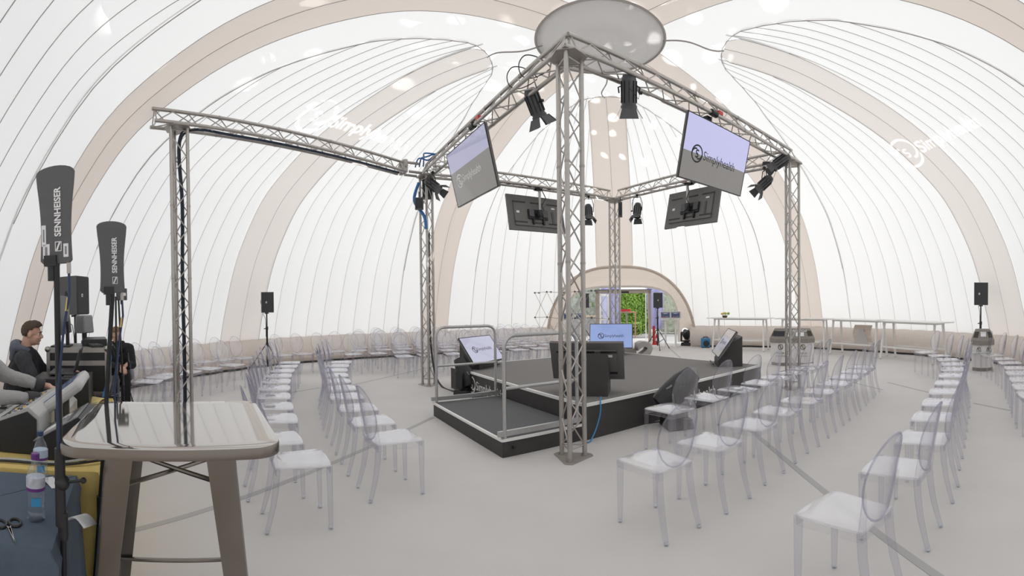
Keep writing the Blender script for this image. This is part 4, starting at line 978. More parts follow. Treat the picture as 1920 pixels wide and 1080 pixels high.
def bin_unit(p, face, label, wide, text):
    t = thing('recycling_bin', label, 'bin', (p[0], p[1], 0), heading(face), 'grey hooded recycling bins')
    W_, D_ = (1.10, .60) if wide else (.60, .56)
    t.scale = (1, 1, .86) if wide else (.86, .86, .90)
    def oct_(w_, d_, c): return [(-w_ / 2 + c, -d_ / 2), (w_ / 2 - c, -d_ / 2), (w_ / 2, -d_ / 2 + c), (w_ / 2, d_ / 2 - c), (w_ / 2 - c, d_ / 2), (-w_ / 2 + c, d_ / 2), (-w_ / 2, d_ / 2 - c), (-w_ / 2, -d_ / 2 + c)]
    c = .17
    g = G(); g.prism(oct_(W_ - .06, D_ - .06, c), .0, .09); g.build('plinth', 'taupe', t, smooth=False)
    g = G(); g.prism(oct_(W_ - .02, D_ - .02, c), .09, .66); body = g.build('body', 'binw', t, smooth=False)
    for zz in (.45,):
        for s_ in (-1, 1):
            g = G(); g.box((s_ * (W_ / 2 - c - .06), D_ / 2 - .009, zz - .05), (.004, .004, .56)); g.build('panel_joint', 'mgrey', body, smooth=False)
    a, b = oct_(W_ + .02, D_ + .02, c), oct_(W_ + .02, D_ + .02, c); tp = oct_(W_ - .22, D_ - .24, .09)
    g = G(); vs = [(x, y, .66) for x, y in a] + [(x, y, .78) for x, y in b] + [(x, y, 1.06) for x, y in tp]
    g.add(vs, [tuple(range(7, -1, -1))] + [(i, (i + 1) % 8, 8 + (i + 1) % 8, 8 + i) for i in range(8)] + [(8 + i, 8 + (i + 1) % 8, 16 + (i + 1) % 8, 16 + i) for i in range(8)] + [tuple(range(16, 24))])
    hood = g.build('hood', 'taupe', t, smooth=False)
    sl = math.atan2(.28, (.26) / 2)
    fm = Mx.Translation((0, (D_ + .02) / 2 - .062, .92)) @ Mx.Rotation(R(90) - sl, 4, 'X')
    def fr(x, z, w_, h_, m, nm, dy=.006):
        g = G(); g.box((x, dy, z), (w_, .008, h_)); o = g.build(nm, m, hood, smooth=False); o.matrix_local = fm; return o
    if wide:
        fr(.3, 0, .26, .15, 'inkd', 'opening'); fr(-.2, -.02, .2, .12, 'whitep', 'paper_sign'); fr(.12, -.02, .1, .13, 'whitep', 'paper_sign')
        letters('RECYCLE', .09, 'paint', hood, fm @ Mx.Translation((-.2, .012, .085)) @ UPB, 'lettering', .001, 0, .34)
    else:
        fr(.0, .07, .15, .02, 'paint', 'paper_sign'); fr(0, -.0, .14, .1, 'whitep', 'paper_sign')
    for s_ in (-1, 1):
        k = Mx.Translation((s_ * ((W_ + .02) / 2 - c / 2 - .05), (D_ + .02) / 2 - c / 2 - .05, .92)) @ Mx.Rotation(-s_ * R(45), 4, 'Z') @ Mx.Rotation(R(90) - sl, 4, 'X')
        g = G(); g.box((0, .012, .0), (.15, .008, .16)); o = g.build('opening', mat('bin_opening_%d_%d' % (wide, s_ + 1), (.06, .05, .035), .8), hood, smooth=False); o.matrix_local = k
    ems = [(-W_ * .25, D_ / 2)] + ([(W_ * .25, D_ / 2)] if wide else [])
    for x, y in ems:
        gg = G()
        for li in logo_lines():
            l, r = stroke(li, .24); n = len(l); gg.add([(q[0] * .055, q[1] * .075, 0) for q in l + r], [(i, i + 1, n + i + 1, n + i) for i in range(n - 1)])
        o = gg.build('emblem', mat('bin_emblem', (.09, .08, .075), .7), body, smooth=False); o.matrix_local = Mx.Translation((x, y - .006, .54)) @ UPB
    if not wide:
        gg = G()
        for li in logo_lines():
            l, r = stroke(li, .24); n = len(l); gg.add([(q[0] * .05, q[1] * .075, 0) for q in l + r], [(i, i + 1, n + i + 1, n + i) for i in range(n - 1)])
        o = gg.build('emblem', mat('bin_emblem', (.09, .08, .075), .7), body, smooth=False); o.matrix_local = Mx.Translation((.12, D_ / 2 - .006, .54)) @ UPB
    if wide:
        for dx in (-.28, .28):
            letters('YOUR', .075, 'inkd', body, Mx.Translation((dx, D_ / 2 - .008, .36)) @ UPB); letters('STATION', .055, 'inkd', body, Mx.Translation((dx, D_ / 2 - .008, .28)) @ UPB)
q = atd(1486, 690, 11.6); bin_unit(q, V((-.62, -.78)), 'wide double recycling bin with a grey-brown hood, behind the right tower', True, '')
q = atd(1842, 690, 10.7); bin_unit(q, V((-.80, -.6)), 'narrow recycling bin with a grey-brown hood, below the right-hand loudspeaker', False, '')

t = thing('blower', 'bright blue square blower on the floor between the moving light and white tables', 'blower', tuple(at(1323, 651.5)), heading(-at(1323, 649).xy))
g = G(); g.box((0, 0, .17), (.32, .3, .3)); g.build('shell', 'blue', t, bevel=.02)
g = G(); g.lathe([(.0, .02), (.03, .025), (.03, .012), (.085, .012), (.10, 0), (.11, 0)], 20, Mx.Translation((-.02, .15, .15)) @ rotx(R(-90))); g.build('fan_grille', 'black', t)
g = G(); g.tube([(-.09, 0, .31), (-.07, 0, .36), (.07, 0, .36), (.09, 0, .31)], .016); g.build('handle', 'black', t)
for x in (-.11, .11):
    g = G(); g.box((x, 0, .012), (.05, .22, .02)); g.build('foot', 'black', t, smooth=False)
# wall vent flap on the tube
p = atd(1621, 632, 13.9); vn = struct('trim_1'); 
n_ = (AX - p.xy).normalized(); vm = Mx.Translation(V((p.x, p.y, .62)) + V((n_.x, n_.y, 0)) * .0) @ Mx.Rotation(heading(n_), 4, 'Z')
g = G(); g.grid(lambda u, v: ((u - .5) * (.62), .05 + .12 * math.sin(PI * v), .34 * (v - .5) * 1.5), 8, 8, vm); g.build('vent_flap', 'entry', vn)
g = G(); g.add([vm @ V(q) for q in ((-.26, .2, -.3), (.26, .2, -.3), (.06, .2, .16), (-.06, .2, .16))], [(0, 1, 2, 3)]); g.build('vent_window', mat('vent_mesh', (.62, .6, .58), .8, var=.1, scale=40), vn, smooth=False)

def kiosk(px, py_foot, label, d=None):
    p = at(px, py_foot) if d is None else xy(atd(px, 620, d)); f = -p.xy
    t = thing('tablet_kiosk', label, 'kiosk', tuple(p), heading(f), 'white tablet kiosks by the door')
    g = G(); g.cyl((0, 0, .012), (0, 0, .95), .035, n=10); g.build('post', 'white', t)
    g = G(); g.cyl((0, 0, 0), (0, 0, .014), .13, n=20); g.build('foot_plate', 'white', t)
    m_ = Mx.Translation((0, .03, 1.12)) @ rotx(R(-12))
    g = G(); g.box((0, 0, 0), (.38, .03, .27), m_); g.build('tablet_case', 'white', t, bevel=.012)
    g = G(); g.box((0, .018, 0.01), (.30, .006, .20), m_); sc_ = g.build('tablet_display', M.setdefault('kiosk_scr', screen('tablet_picture', (.035, .05, .11), .9)), t, smooth=False)
    for k in range(4):
        g = G(); g.box((-.09 + .055 * k, .0215, -.055), (.035, .002, .03), m_); g.build('menu_tile', [mat('tile_grey', (.3, .3, .34), .6), mat('tile_sand', (.5, .36, .25), .6), mat('tile_red', (.6, .13, .08), .6), mat('tile_amber', (.6, .25, .05), .6)][k], sc_, smooth=False)
    for zz, ww in ((.085, .24), (.055, .12)):
        g = G(); g.box((0, .0215, zz), (ww, .002, .012), m_); g.build('menu_line', 'paint', sc_, smooth=False)
    g = G(); g.prism([(-.15, 0)] + [(.15 * math.cos(a), .13 * math.sin(a)) for a in np.linspace(PI - .4, .4, 9)] + [(.15, 0)], .94, .975, Mx.Translation((0, .0, 0))); g.build('shelf', 'white', t)
kiosk(1248, 650, 'white tablet kiosk beside the red stand, left of the right-hand pair')
kiosk(1267, 650, 'white tablet kiosk nearest the moving light, right of the right-hand pair')
kiosk(1066, 650, 'white tablet kiosk left of the door, outermost behind the nearest tower', 15.5)
kiosk(1089, 650, 'white tablet kiosk left of the door, nearer the door frame', 15.8)
q = at(1233, 648); t = thing('extinguisher_stand', 'red fire extinguisher stand on the floor behind the door-side tripod', 'extinguisher stand', tuple(q + V((.02, .35, 0))), heading(-q.xy))
g = G(); g.box((0, 0, .02), (.24, .24, .04)); g.build('base', 'red', t, bevel=.006); g = G(); g.box((.05, -.06, .36), (.09, .02, .66)); g.build('back_board', 'red', t, smooth=False)
g = G(); g.lathe([(.045, .04), (.05, .06), (.05, .3), (.02, .37), (.018, .4)], 12, Mx.Translation((-.05, .03, 0))); g.build('cylinder_body', 'red', t); g = G(); g.box((-.05, .085, .2), (.05, .004, .1)); g.build('cylinder_label', 'whitep', t, smooth=False)

# pop-up exhibition frame: scissor rods between hubs
PF0, PF1 = atd(1003, 575, 15.2), atd(1142, 575, 13.6)
pf = thing('popup_frame', 'skeleton pop-up display frame of thin rods and dark hubs, left of the door', 'display frame', (PF0.x, PF0.y, 0), 0)
pd = (PF1 - PF0); pd.z = 0; nb = 5; pn = V((-pd.y, pd.x, 0)).normalized()
def hub(i, k): return pd * (i / nb) + V((0, 0, .30 + .81 * k)) + pn * (-.14 * math.sin(PI * i / nb)) + V((0, 0, .02 * math.sin(2.1 * i)))
for i in range(nb + 1):
    for k in range(3):
        for dn in (0, .22):
            if dn and k == 1: continue
            g = G(); g.box(hub(i, k) + pn * dn, (.05, .05, .05)); g.build('hub', 'dgrey', pf, smooth=False)
        g = G(); g.cyl(hub(i, k), hub(i, k) + pn * .22, .006, n=5); g.build('rod', 'mgrey', pf)
        if i < nb and k != 1 or (i < nb and k == 1):
            g = G(); g.cyl(hub(i, k), hub(i + 1, k), .007, n=5); g.build('rod', 'mgrey', pf)
    for k in range(2):
        if i < nb:
            g = G(); g.cyl(hub(i, k), hub(i + 1, k + 1), .006, n=5); g.build('rod', 'mgrey', pf)
            g = G(); g.cyl(hub(i + 1, k), hub(i, k + 1), .006, n=5); g.build('rod', 'mgrey', pf)
    if i in (0, nb):
        g = G(); g.cyl(hub(i, 0), V((hub(i, 0).x, hub(i, 0).y, 0)), .01, n=5); g.build('foot_rod', 'mgrey', pf)

# white block letters standing behind the stage
def block_letter(ch, cap, px, d, label):      # reads from the far side, so it shows reversed here
    me = text_mesh(ch, 1.0, .16, 'CENTER', .03); ys = [v.co.y for v in me.vertices]; y0, y1 = min(ys), max(ys); k = cap / (y1 - y0)
    for v in me.vertices: v.co = V((-v.co.x * k, (v.co.y - y0) * k, v.co.z))
    me.flip_normals(); p = atd(px, 640, d); o = bpy.data.objects.new('block_letter', me); COL.objects.link(o)
    me.materials.clear(); me.materials.append(M.setdefault('foam', mat('grey_foam_letter', (.46, .435, .415), .8, var=.04, scale=8)))
    o.matrix_world = Mx.Translation((p.x, p.y, 0)) @ Mx.Rotation(heading(-p.xy) + R(16), 4, 'Z') @ UPB; tag(o, label, 'letter', 'pale block letters')
block_letter('S', .66, 1206, 11.0, 'large pale grey block letter S, reversed, standing behind the stage right of the blue screen')
block_letter('m', .47, 1166, 11.3, 'pale grey block letter m, reversed, behind the stage and mostly hidden by the blue screen')

# ------------------------------------------------------------------ clear plastic chairs
def make_chair():
    t = thing('clear_chair', 'x', 'chair')
    g = G()
    out = [(-.165, -.2), (.165, -.2), (.196, .17), (.188, .2), (.12, .214), (0, .218), (-.12, .214), (-.188, .2), (-.196, .17)]
    n = len(out); vs = []
    for z, k in ((.452, 1), (.458, 1.0), (.464, .985), (.467, .95)): vs += [(x * k, y * k, z) for x, y in out]
    vs += [(x * .5, y * .5, .462) for x, y in out] + [(0, 0, .460)]
    fs = [tuple(range(n - 1, -1, -1))]
    for r_i in range(4): fs += [(r_i * n + i, r_i * n + (i + 1) % n, (r_i + 1) * n + (i + 1) % n, (r_i + 1) * n + i) for i in range(n)]
    fs += [(4 * n + i, 4 * n + (i + 1) % n, 5 * n) for i in range(n)]
    g.add(vs, fs); g.build('seat', 'seatc', t)
    g = G()
    ring = [(-.158, -.192), (.158, -.192), (.186, .195), (-.186, .195)]
    for i in range(4):
        a, b = V(ring[i]), V(ring[(i + 1) % 4]); d = (b - a).normalized(); nrm = V((d.y, -d.x)) * .004
        vs = [(p.x + q.x, p.y + q.y, z) for z in (.405, .453) for p, q in ((a, -nrm), (b, -nrm), (b, nrm), (a, nrm))]
        g.add(vs, [(3, 2, 1, 0), (4, 5, 6, 7), (0, 1, 5, 4), (1, 2, 6, 5), (2, 3, 7, 6), (3, 0, 4, 7)])
    g.build('apron', 'clear', t, smooth=False)
    for s_ in (-1, 1):
        g = G(); g.tube([(s_ * .176, .19, .452), (s_ * .177, .192, .2), (s_ * .178, .195, .02)], [.021, .0175, .0135], 16, soft=True); lg = g.build('leg', 'legc', t)
        g = G(); g.lathe([(.010, 0), (.018, .006), (.018, .018), (.012, .024)], 8, Mx.Translation((s_ * .178, .195, 0))); g.build('foot', 'pet', lg)
        g = G(); g.tube([(s_ * .146, -.183, .452), (s_ * .150, -.192, .33), (s_ * .155, -.212, .2), (s_ * .161, -.243, .08), (s_ * .164, -.262, .02)], [.022, .021, .019, .016, .0145], 16, soft=True); lg = g.build('leg', 'legc', t)
        g = G(); g.lathe([(.010, 0), (.018, .006), (.018, .018), (.012, .024)], 8, Mx.Translation((s_ * .164, -.264, 0))); g.build('foot', 'pet', lg)
    zc, a_, b_ = .697, .186, .228
    def by(x, z): return -.185 - (z - .455) * .20 - .05 * max(0, 1 - (x / a_) ** 2) * .8 + .02
    g = G(); nr, na = 4, 28; vs = []
    for sgn in (0, -.009):
        vs.append((0, by(0, zc) + sgn, zc))
        for i in range(1, nr + 1):
            for j in range(na):
                th = 2 * PI * j / na; x, z = a_ * i / nr * math.cos(th), zc + b_ * i / nr * math.sin(th)
                vs.append((x, by(x, z) + sgn, z))
    o_ = 1 + nr * na; fs = []
    for base, fl in ((0, 0), (o_, 1)):
        for j in range(na):
            f = (base, base + 1 + (j + 1) % na, base + 1 + j); fs.append(f if fl == 0 else f[::-1])
            for i in range(nr - 1):
                p = base + 1 + i * na; f = (p + j, p + (j + 1) % na, p + na + (j + 1) % na, p + na + j); fs.append(f if fl == 0 else f[::-1])
    g.add(vs, fs); bk = g.build('backrest', 'clear', t)
    g = G(); g.tube([(a_ * math.cos(2 * PI * j / 36), by(a_ * math.cos(2 * PI * j / 36), zc + b_ * math.sin(2 * PI * j / 36)) - .004, zc + b_ * math.sin(2 * PI * j / 36)) for j in range(36)], .0056, 6, closed=True); g.build('back_rim', 'rim', t)
    for s_ in (-1, 1):
        x0 = s_ * .150
        g = G(); g.tube([(x0, -.188, .452), (s_ * .158, -.198, .52), (s_ * .172, -.212, .60), (s_ * .186, -.224, .67)], [.018, .016, .012, .006], 12, soft=True); g.build('back_post', 'clear', t)
    return t
chair0 = make_chair(); used = [False]
def put_chair(p, h_, label, group):
    if not used[0]:
        used[0] = True; chair0.location = (p[0], p[1], 0); chair0.rotation_euler = (0, 0, h_); chair0['label'] = label; chair0['group'] = group
        return chair0
    return dup(chair0, (p[0], p[1], 0), h_, label, group)
ORD = ['', 'first', 'second', 'third', 'fourth', 'fifth', 'sixth', 'seventh', 'eighth', 'ninth', 'tenth', 'eleventh', 'twelfth', 'thirteenth', 'fourteenth', 'fifteenth']
def row(pix, z, local, turn, deg, tmpl, group, tweak=None, count=None):
    """chairs through measured points: pix are the seat corners (or back tops) seen in the photograph, near end first"""
    keep = [i for i, q in enumerate(pix) if q]; P = np.array([list(at(q[0], q[1], z).xy) if q else [0, 0] for q in pix]); n = len(P); t = np.arange(n)
    cx_, cy_ = np.polyfit(t[keep], P[keep, 0], deg), np.polyfit(t[keep], P[keep, 1], deg)
    tt = t if count is None else np.linspace(0, n - 1, count)
    rnd = random.Random(n * 7 + turn)
    no = 0
    for i, k in enumerate(tt):
        if count is None and i not in keep: continue
        no += 1
        p = V((np.polyval(cx_, k), np.polyval(cy_, k)))
        if count is None and i < 4: p = p.lerp(V(P[i]), (1, 1, .6, .3)[i])
        d = V((np.polyval(np.polyder(cx_), k), np.polyval(np.polyder(cy_), k))).normalized()
        f = V((d.y, -d.x)) if turn < 0 else V((-d.y, d.x))
        if tweak: f = tweak(i, f, p)
        h_ = heading(f) + R(rnd.uniform(-2.5, 2.5)); c, s_ = math.cos(h_), math.sin(h_)
        r = V((p.x - (local[0] * c - local[1] * s_), p.y - (local[0] * s_ + local[1] * c)))
        put_chair(r, h_, tmpl.format(ORD[no]), group)
FR, FL, RL, TOP = (.19, .2), (-.19, .2), (-.16, -.2), (0, -.255)
SHt = .462
row([(621, 872), (568.8, 831), (556.7, 791), (549.6, 768), (544, 747), (548, 731), (543.7, 718.5), (543.7, 707.4), (547.7, 697), (550, 690), (563, 681)], SHt, FR, -1, 3,
    'clear plastic chair, {} from the camera in the outer left row', 'outer left row of clear chairs')
row([(793, 824), (742, 794), (709.5, 769), (678, 745), (671, 730), (663, 718.5), (652.6, 706), (649.6, 696), (649.6, 687), (658, 681)], SHt, FR, -1, 3,
    'clear plastic chair, {} from the camera in the inner left row', 'inner left row of clear chairs')
row([(1289.7, 692), (1359, 677.7), (1416, 667.5), (1456, 659.5), (1489.7, 652.6), (1512, 647.5), (1534.5, 642.4), (1553, 637.3)], .905, TOP, 1, 2,
    'clear plastic chair, {} from the camera in the right row nearest the stage', 'right row of clear chairs closest to the stage')
row([(1236.5, 887), (1349, 846), (1423, 808), (1478.5, 779), (1519, 757.5), (1561, 740), (1586.5, 723.5), (1608, 710.6), (1622, 699.4), (1633, 691)], SHt, RL, 1, 2,
    'clear plastic chair, {} from the camera in the second right row', 'second right row of clear chairs')
row([(1491, 964), (1612.3, 884.5), (1679.6, 831.5), (1706.5, 788.7), (1728.5, 758), (1742, 737.8), (1753, 719.5), (1758, 707), (1766.4, 697), (1770.5, 688), (1763, 674), (1744.4, 668), (1731, 663)], SHt, FL, 1, 4,
    'clear plastic chair, {} from the camera in the third right row', 'third right row of clear chairs')
row([(1918.5, 746), (1904.4, 729.6), (1897, 715.6), (1889, 702), (1884.7, 692), (1879, 683.7), (1868, 674), (1849, 668), (1829, 661.5)], SHt, FL, 1, 3,
    'clear plastic chair, {} from the camera in the outermost right row', 'outermost right row of clear chairs')
def toc(i, f, p): return (f * .75 + (V((1.55, 7.9)) - p).normalized() * .5)
row([(248, 660.7), (273, 655.5), (294, 652), (329, 649), (364.5, 646), (417, 640)], .905, TOP, -1, 2,
    'clear plastic chair, {} from the near end, left wall front row', 'front row of clear chairs along the left wall', toc)
row([(255, 644.4), (289, 643), (326, 640), (363, 637.8), (401.5, 633), (438.5, 632), None, (523, 629), (558, 627), (589, 625.5)], .905, TOP, -1, 2,
    'clear plastic chair, {} from the near end, left wall back row', 'back row of clear chairs along the left wall', toc)
b1 = at(759.5, 709).xy; fdir = -TU
back = heading(fdir); o1 = b1 - fdir * .2
nm = ['front', 'second', 'third', 'fourth', 'rearmost']
for rI in range(5):
    m_ = [9, 11, 11, 10, 9][rI]; k0 = [0, -1.7, -2.2, -1.0, .2][rI]
    cnt = 0
    for k in range(m_):
        rnd = random.Random(100 * rI + k)
        p = o1 - fdir * (.80 * rI) + TV_ * (.575 * (k + k0)) + V((rnd.uniform(-.03, .03), rnd.uniform(-.03, .03)))
        q = p - AX; psi = math.degrees(math.atan2(q.x, q.y))
        if q.length > rf(psi) - .50 or math.atan2(p.x, p.y) > .125: continue
        cnt += 1
        put_chair(p, back + R(rnd.uniform(-4, 4)), 'clear plastic chair, %s from the left, %s row of the far block' % (ORD[cnt], nm[rI]), '%s row of the far block of clear chairs' % nm[rI])

# ------------------------------------------------------------------ steel bar table in the foreground
tc_ = V((-1.352, 1.480)); th_ = math.atan2(.49, .60)
bt = thing('bar_table', 'square brushed steel bar table with rounded corners and splayed legs in front', 'table', (tc_.x, tc_.y, 0), th_)
ZT, HW, RC = 1.11, .41, .10
def rsq(hw, rc, n=8): return [(sx * (hw - rc) + rc * math.cos(a0 + PI / 2 * i / n), sy * (hw - rc) + rc * math.sin(a0 + PI / 2 * i / n)) for sx, sy, a0 in ((1, 1, 0), (-1, 1, PI / 2), (-1, -1, PI), (1, -1, 3 * PI / 2)) for i in range(n + 1)]
g = G(); pr = [(HW - .012, -.006), (HW - .003, -.004), (HW - .012, 0), (HW - .07, -.0005)]
rings = [[(x, y, ZT + dz) for x, y in rsq(h_, max(RC - (HW - h_), .03))] for h_, dz in pr]; n = len(rings[0])
vs = [p for r in rings for p in r]; fs = [(i * n + j, i * n + (j + 1) % n, (i + 1) * n + (j + 1) % n, (i + 1) * n + j) for i in range(len(pr) - 1) for j in range(n)]
fs.append(tuple((len(pr) - 1) * n + j for j in range(n))); fs.append(tuple(range(n - 1, -1, -1)))
g.add(vs, fs); g.build('table_top', 'steeltop', bt)
g = G(); pr = [(HW - .014, -.046), (HW, -.042), (HW, -.009), (HW - .003, -.0042), (HW - .02, -.0044)]
rings = [[(x, y, ZT + dz) for x, y in rsq(h_, max(RC - (HW - h_), .03))] for h_, dz in pr]
g.add([p for r in rings for p in r], [(i * n + j, i * n + (j + 1) % n, (i + 1) * n + (j + 1) % n, (i + 1) * n + j) for i in range(len(pr) - 1) for j in range(n)]); g.build('table_edge', 'steel', bt)
LT, LB_ = .215, .305
for sx in (-1, 1):
    for sy in (-1, 1):
        g = G(); n_ = 6
        def lp(z, k):     # channel-shaped leg: two pressed faces meeting at a rounded outer corner
            t_ = 1 - z / (ZT - .04); cx_ = LT + (LB_ - LT) * t_; w_ = .115 - .05 * t_
            pts = [(-w_, 0), (-.02, 0), (-.006, -.006), (0, -.02), (0, -w_), (-.006, -w_), (-.01, -.026), (-.026, -.01), (-w_, -.006)]
            return [(sx * (cx_ + .035 + x), sy * (cx_ + .035 + y), z) for x, y in pts]
        zz = [ZT - .042, .8, .4, .015]; L_ = [lp(z, 0) for z in zz]; m_ = len(L_[0])
        fs = [(i * m_ + j, i * m_ + (j + 1) % m_, (i + 1) * m_ + (j + 1) % m_, (i + 1) * m_ + j) for i in range(3) for j in range(m_)]
        fs += [tuple(range(m_)), tuple(3 * m_ + j for j in range(m_ - 1, -1, -1))]
        g.add([p for l in L_ for p in l], fs); lg = g.build('leg', 'steel', bt)
        g = G(); g.box((sx * (LB_ + .01), sy * (LB_ + .01), .008), (.06, .06, .016)); g.build('rubber_foot', 'black', lg, smooth=False)
for s_ in (-1, 1):
    g = G(); g.cyl((-.25, -.25 * s_, .90), (.25, .25 * s_, .90 - .012 * s_), .0105, n=8); g.build('cross_brace', 'steel', bt)
for a, b in (((-1, -1), (1, -1)), ((1, -1), (1, 1)), ((1, 1), (-1, 1)), ((-1, 1), (-1, -1))):
    g = G(); k = .295; g.cyl((a[0] * k, a[1] * k, .34), (b[0] * k, b[1] * k, .34), .0105, n=8); g.build('foot_rail', 'steel', bt)

def w3_(p, z): return V((p[0], p[1], z))
# ------------------------------------------------------------------ sound desk on the left
DO = V((-1.96, 1.555)); DX = V((-.735, .678)); DX.normalize(); DY = V((-.678, -.735)); DY.normalize()
DZ = .735
def dk(a, b, z=DZ): p = DO + DX * a + DY * b; return V((p.x, p.y, z))     # a along the tables, b away from the stage
DANG = math.atan2(DX.y, DX.x)
def clothed(a0, a1, b0, b1, m, label, name, drop=.70, ruck=1.0, zt=DZ):
    """a trestle table under a cloth that hangs to near the floor"""
    t = thing(name, label, 'table', tuple(dk(a0, b0, 0)), DANG)
    L, D = a1 - a0, b1 - b0
    g = G(); rnd = random.Random(int(L * 100))
    nu, nv = 40, 12
    loop = []
    def per(k):       # perimeter point, rounded corners; local y is -b
        q = k * 2 * (L + D)
        if q < L: return (q, 0, 0, -1)
        if q < L + D: return (L, q - L, 1, 0)
        if q < 2 * L + D: return (L - (q - L - D), D, 0, 1)
        return (0, D - (q - 2 * L - D), -1, 0)
    N_ = 160; vs = []; fs = []
    for i in range(N_):
        x, y, nx, ny = per(i / N_); ph = rnd.uniform(0, .3)
        for j in range(nv + 1):
            v = j / nv; f = (math.sin(i * .55) * .5 + math.sin(i * .23 + 1) * .5) * .022 * ruck * v + .03 * v * ruck + (.010 if j == 1 else 0)
            z = zt - (0 if j == 0 else (.008 + drop * (v ** 1.0)))
            vs.append((x + nx * f - (0.012 * nx if j == 0 else 0), y + ny * f - (0.012 * ny if j == 0 else 0), z))
    for i in range(N_):
        i2 = (i + 1) % N_
        for j in range(nv): fs.append((i * (nv + 1) + j, i * (nv + 1) + j + 1, i2 * (nv + 1) + j + 1, i2 * (nv + 1) + j))
    fs.append(tuple(i * (nv + 1) for i in range(N_)))
    g.add(vs, fs); g.build('tablecloth', m, t)
    g = G(); g.box((L / 2, D / 2, zt - .03), (L - .04, D - .04, .04)); g.build('table_top', 'mgrey', t, smooth=False)
    for x in (.12, L - .12):
        for y in (.08, D - .08):
            g = G(); g.cyl((x, y, 0), (x, y, zt - .04), .016, n=8); g.build('leg', 'black_m', t)
    return t
clothed(-.86, -.10, .10, .88, 'navy', 'table under a slate blue cloth nearest the camera, with bottles and scissors', 'clothed_table', .66, 1.2)
clothed(-.06, 1.98, -.01, .78, 'yellow', 'long table under a creased yellow cloth carrying the mixing consoles', 'clothed_table', .66, .8)
clothed(2.02, 3.5, -.02, .78, 'navy_d', 'table under a dark cloth carrying the metal flight case', 'clothed_table', .66, .6)

def console(name, label, a, b, yaw, L, D, hb, hf, m, keys, z=DZ):
    t = thing(name, label, 'mixing console', tuple(dk(a, b, z)), DANG + yaw)
    g = G()     # wedge: low at the operator's side (-y), high at the back (+y)
    poly = [(-D / 2, 0), (-D / 2, hf), (D / 2 - .06, hb), (D / 2, hb - .05), (D / 2, 0)]
    vs = [(sx * L / 2, y, zz) for sx in (-1, 1) for y, zz in poly]; n = len(poly)
    g.add(vs, [tuple(range(n - 1, -1, -1)), tuple(range(n, 2 * n))] + [(i, n + i, n + (i + 1) % n, (i + 1) % n) for i in range(n)])
    g.build('body', m, t, smooth=False, bevel=.01)
    for sx in (-1, 1):
        g = G(); vs = [(sx * (L / 2 + q), y * .97, zz * .93 + .004) for q in (.001, .014) for y, zz in poly]; g.add(vs, [tuple(range(n)), tuple(range(2 * n - 1, n - 1, -1))] + [(i, n + i, n + (i + 1) % n, (i + 1) % n) for i in range(n)]); g.build('end_cheek', 'black', t, smooth=False)
    sl = math.atan2(hb - hf, D - .06); m_ = Mx.Translation((0, -D / 2, hf)) @ rotx(sl)
    S_ = (D - .06) / math.cos(sl)
    g = G(); g.box((0, S_ / 2, .002), (L - .04, S_ - .03, .004), m_); pn_ = g.build('control_panel', 'lgrey' if m != 'black' else 'dgrey', t, smooth=False)
    g = G(); g.box((0, S_ * .62, .005), (L - .1, S_ * .05, .003), m_); g.build('scribble_strip', 'inkd', pn_, smooth=False)
    nx = keys
    for i in range(nx):
        x = -L / 2 + .05 + (L - .1) * (i + .5) / nx
        g = G(); g.box((x, S_ * .22, .005), (.006, S_ * .34, .003), m_); g.build('fader_slot', 'inkd', pn_, smooth=False)
        g = G(); g.box((x, S_ * (.12 + .2 * ((i * 7) % 5) / 5), .012), (.016, .028, .014), m_); g.build('fader_cap', 'black', pn_, smooth=False)
        for k in range(3):
            g = G(); g.box((x, S_ * (.70 + .08 * k), .008), (.02, .014, .008), m_); g.build('button', ['mgrey', 'dgrey', M.setdefault('amber', mat('amber_key', (.75, .48, .08), .5))][2 if (i * 5 + k) % 7 == 0 else (i + k) % 2], pn_, smooth=False)
    return t, m_, S_
# near grey console: we look along it from its end
console('mixing_console', 'light grey mixing console with amber keys, nearest the bottles', .62, .62, R(176), .78, .54, .27, .08, 'lgrey', 10)
t, m_, S_ = console('mixing_console', 'low light grey mixing console under the hands of the person in grey', 1.27, .54, R(178), .44, .46, .13, .05, 'lgrey', 8)
# screen hood of the second console: a long rounded grey bar with a tilted display
hd = thing('console_display', 'tilted console display in a long rounded grey housing beside the second console', 'display', tuple(w3_(atd(117, 742, 3.25).xy, DZ)), DANG + R(180))
mh = Mx.Translation((0, 0, .27)) @ rotx(R(36))
g = G(); g.box((0, 0, 0), (.52, .40, .075), mh); g.build('housing', 'lgrey', hd, bevel=.028)
g = G(); g.box((0, .0, .040), (.44, .32, .004), mh); g.build('display_glass', screen('console_picture', (.05, .07, .12), .8), hd, smooth=False)
for x in (-.2, .2):
    g = G(); g.box((x, .0, .14), (.05, .04, .28)); g.build('prop', 'dgrey', hd, smooth=False)
rk = thing('rack_box', 'black rack box with a tilted grey lid panel beside the display housing', 'equipment rack', tuple(w3_(atd(123, 788, 2.85).xy, DZ)), DANG + R(176))
g = G(); poly = [(-.16, 0), (-.16, .09), (.12, .25), (.16, .22), (.16, 0)]; n = 5; vs = [(sx * .21, y, z) for sx in (-1, 1) for y, z in poly]
g.add(vs, [tuple(range(n - 1, -1, -1)), tuple(range(n, 2 * n))] + [(i, n + i, n + (i + 1) % n, (i + 1) % n) for i in range(n)]); g.build('case', 'black', rk, smooth=False)
mr = Mx.Translation((0, -.02, .176)) @ rotx(math.atan2(.16, .28))
g = G(); g.box((0, 0, .0), (.40, .30, .006), mr); lid = g.build('lid_panel', 'mgrey', rk, smooth=False)
g = G(); g.box((0, .09, .004), (.32, .03, .002), mr); g.build('vent_strip', 'dgrey', lid, smooth=False)
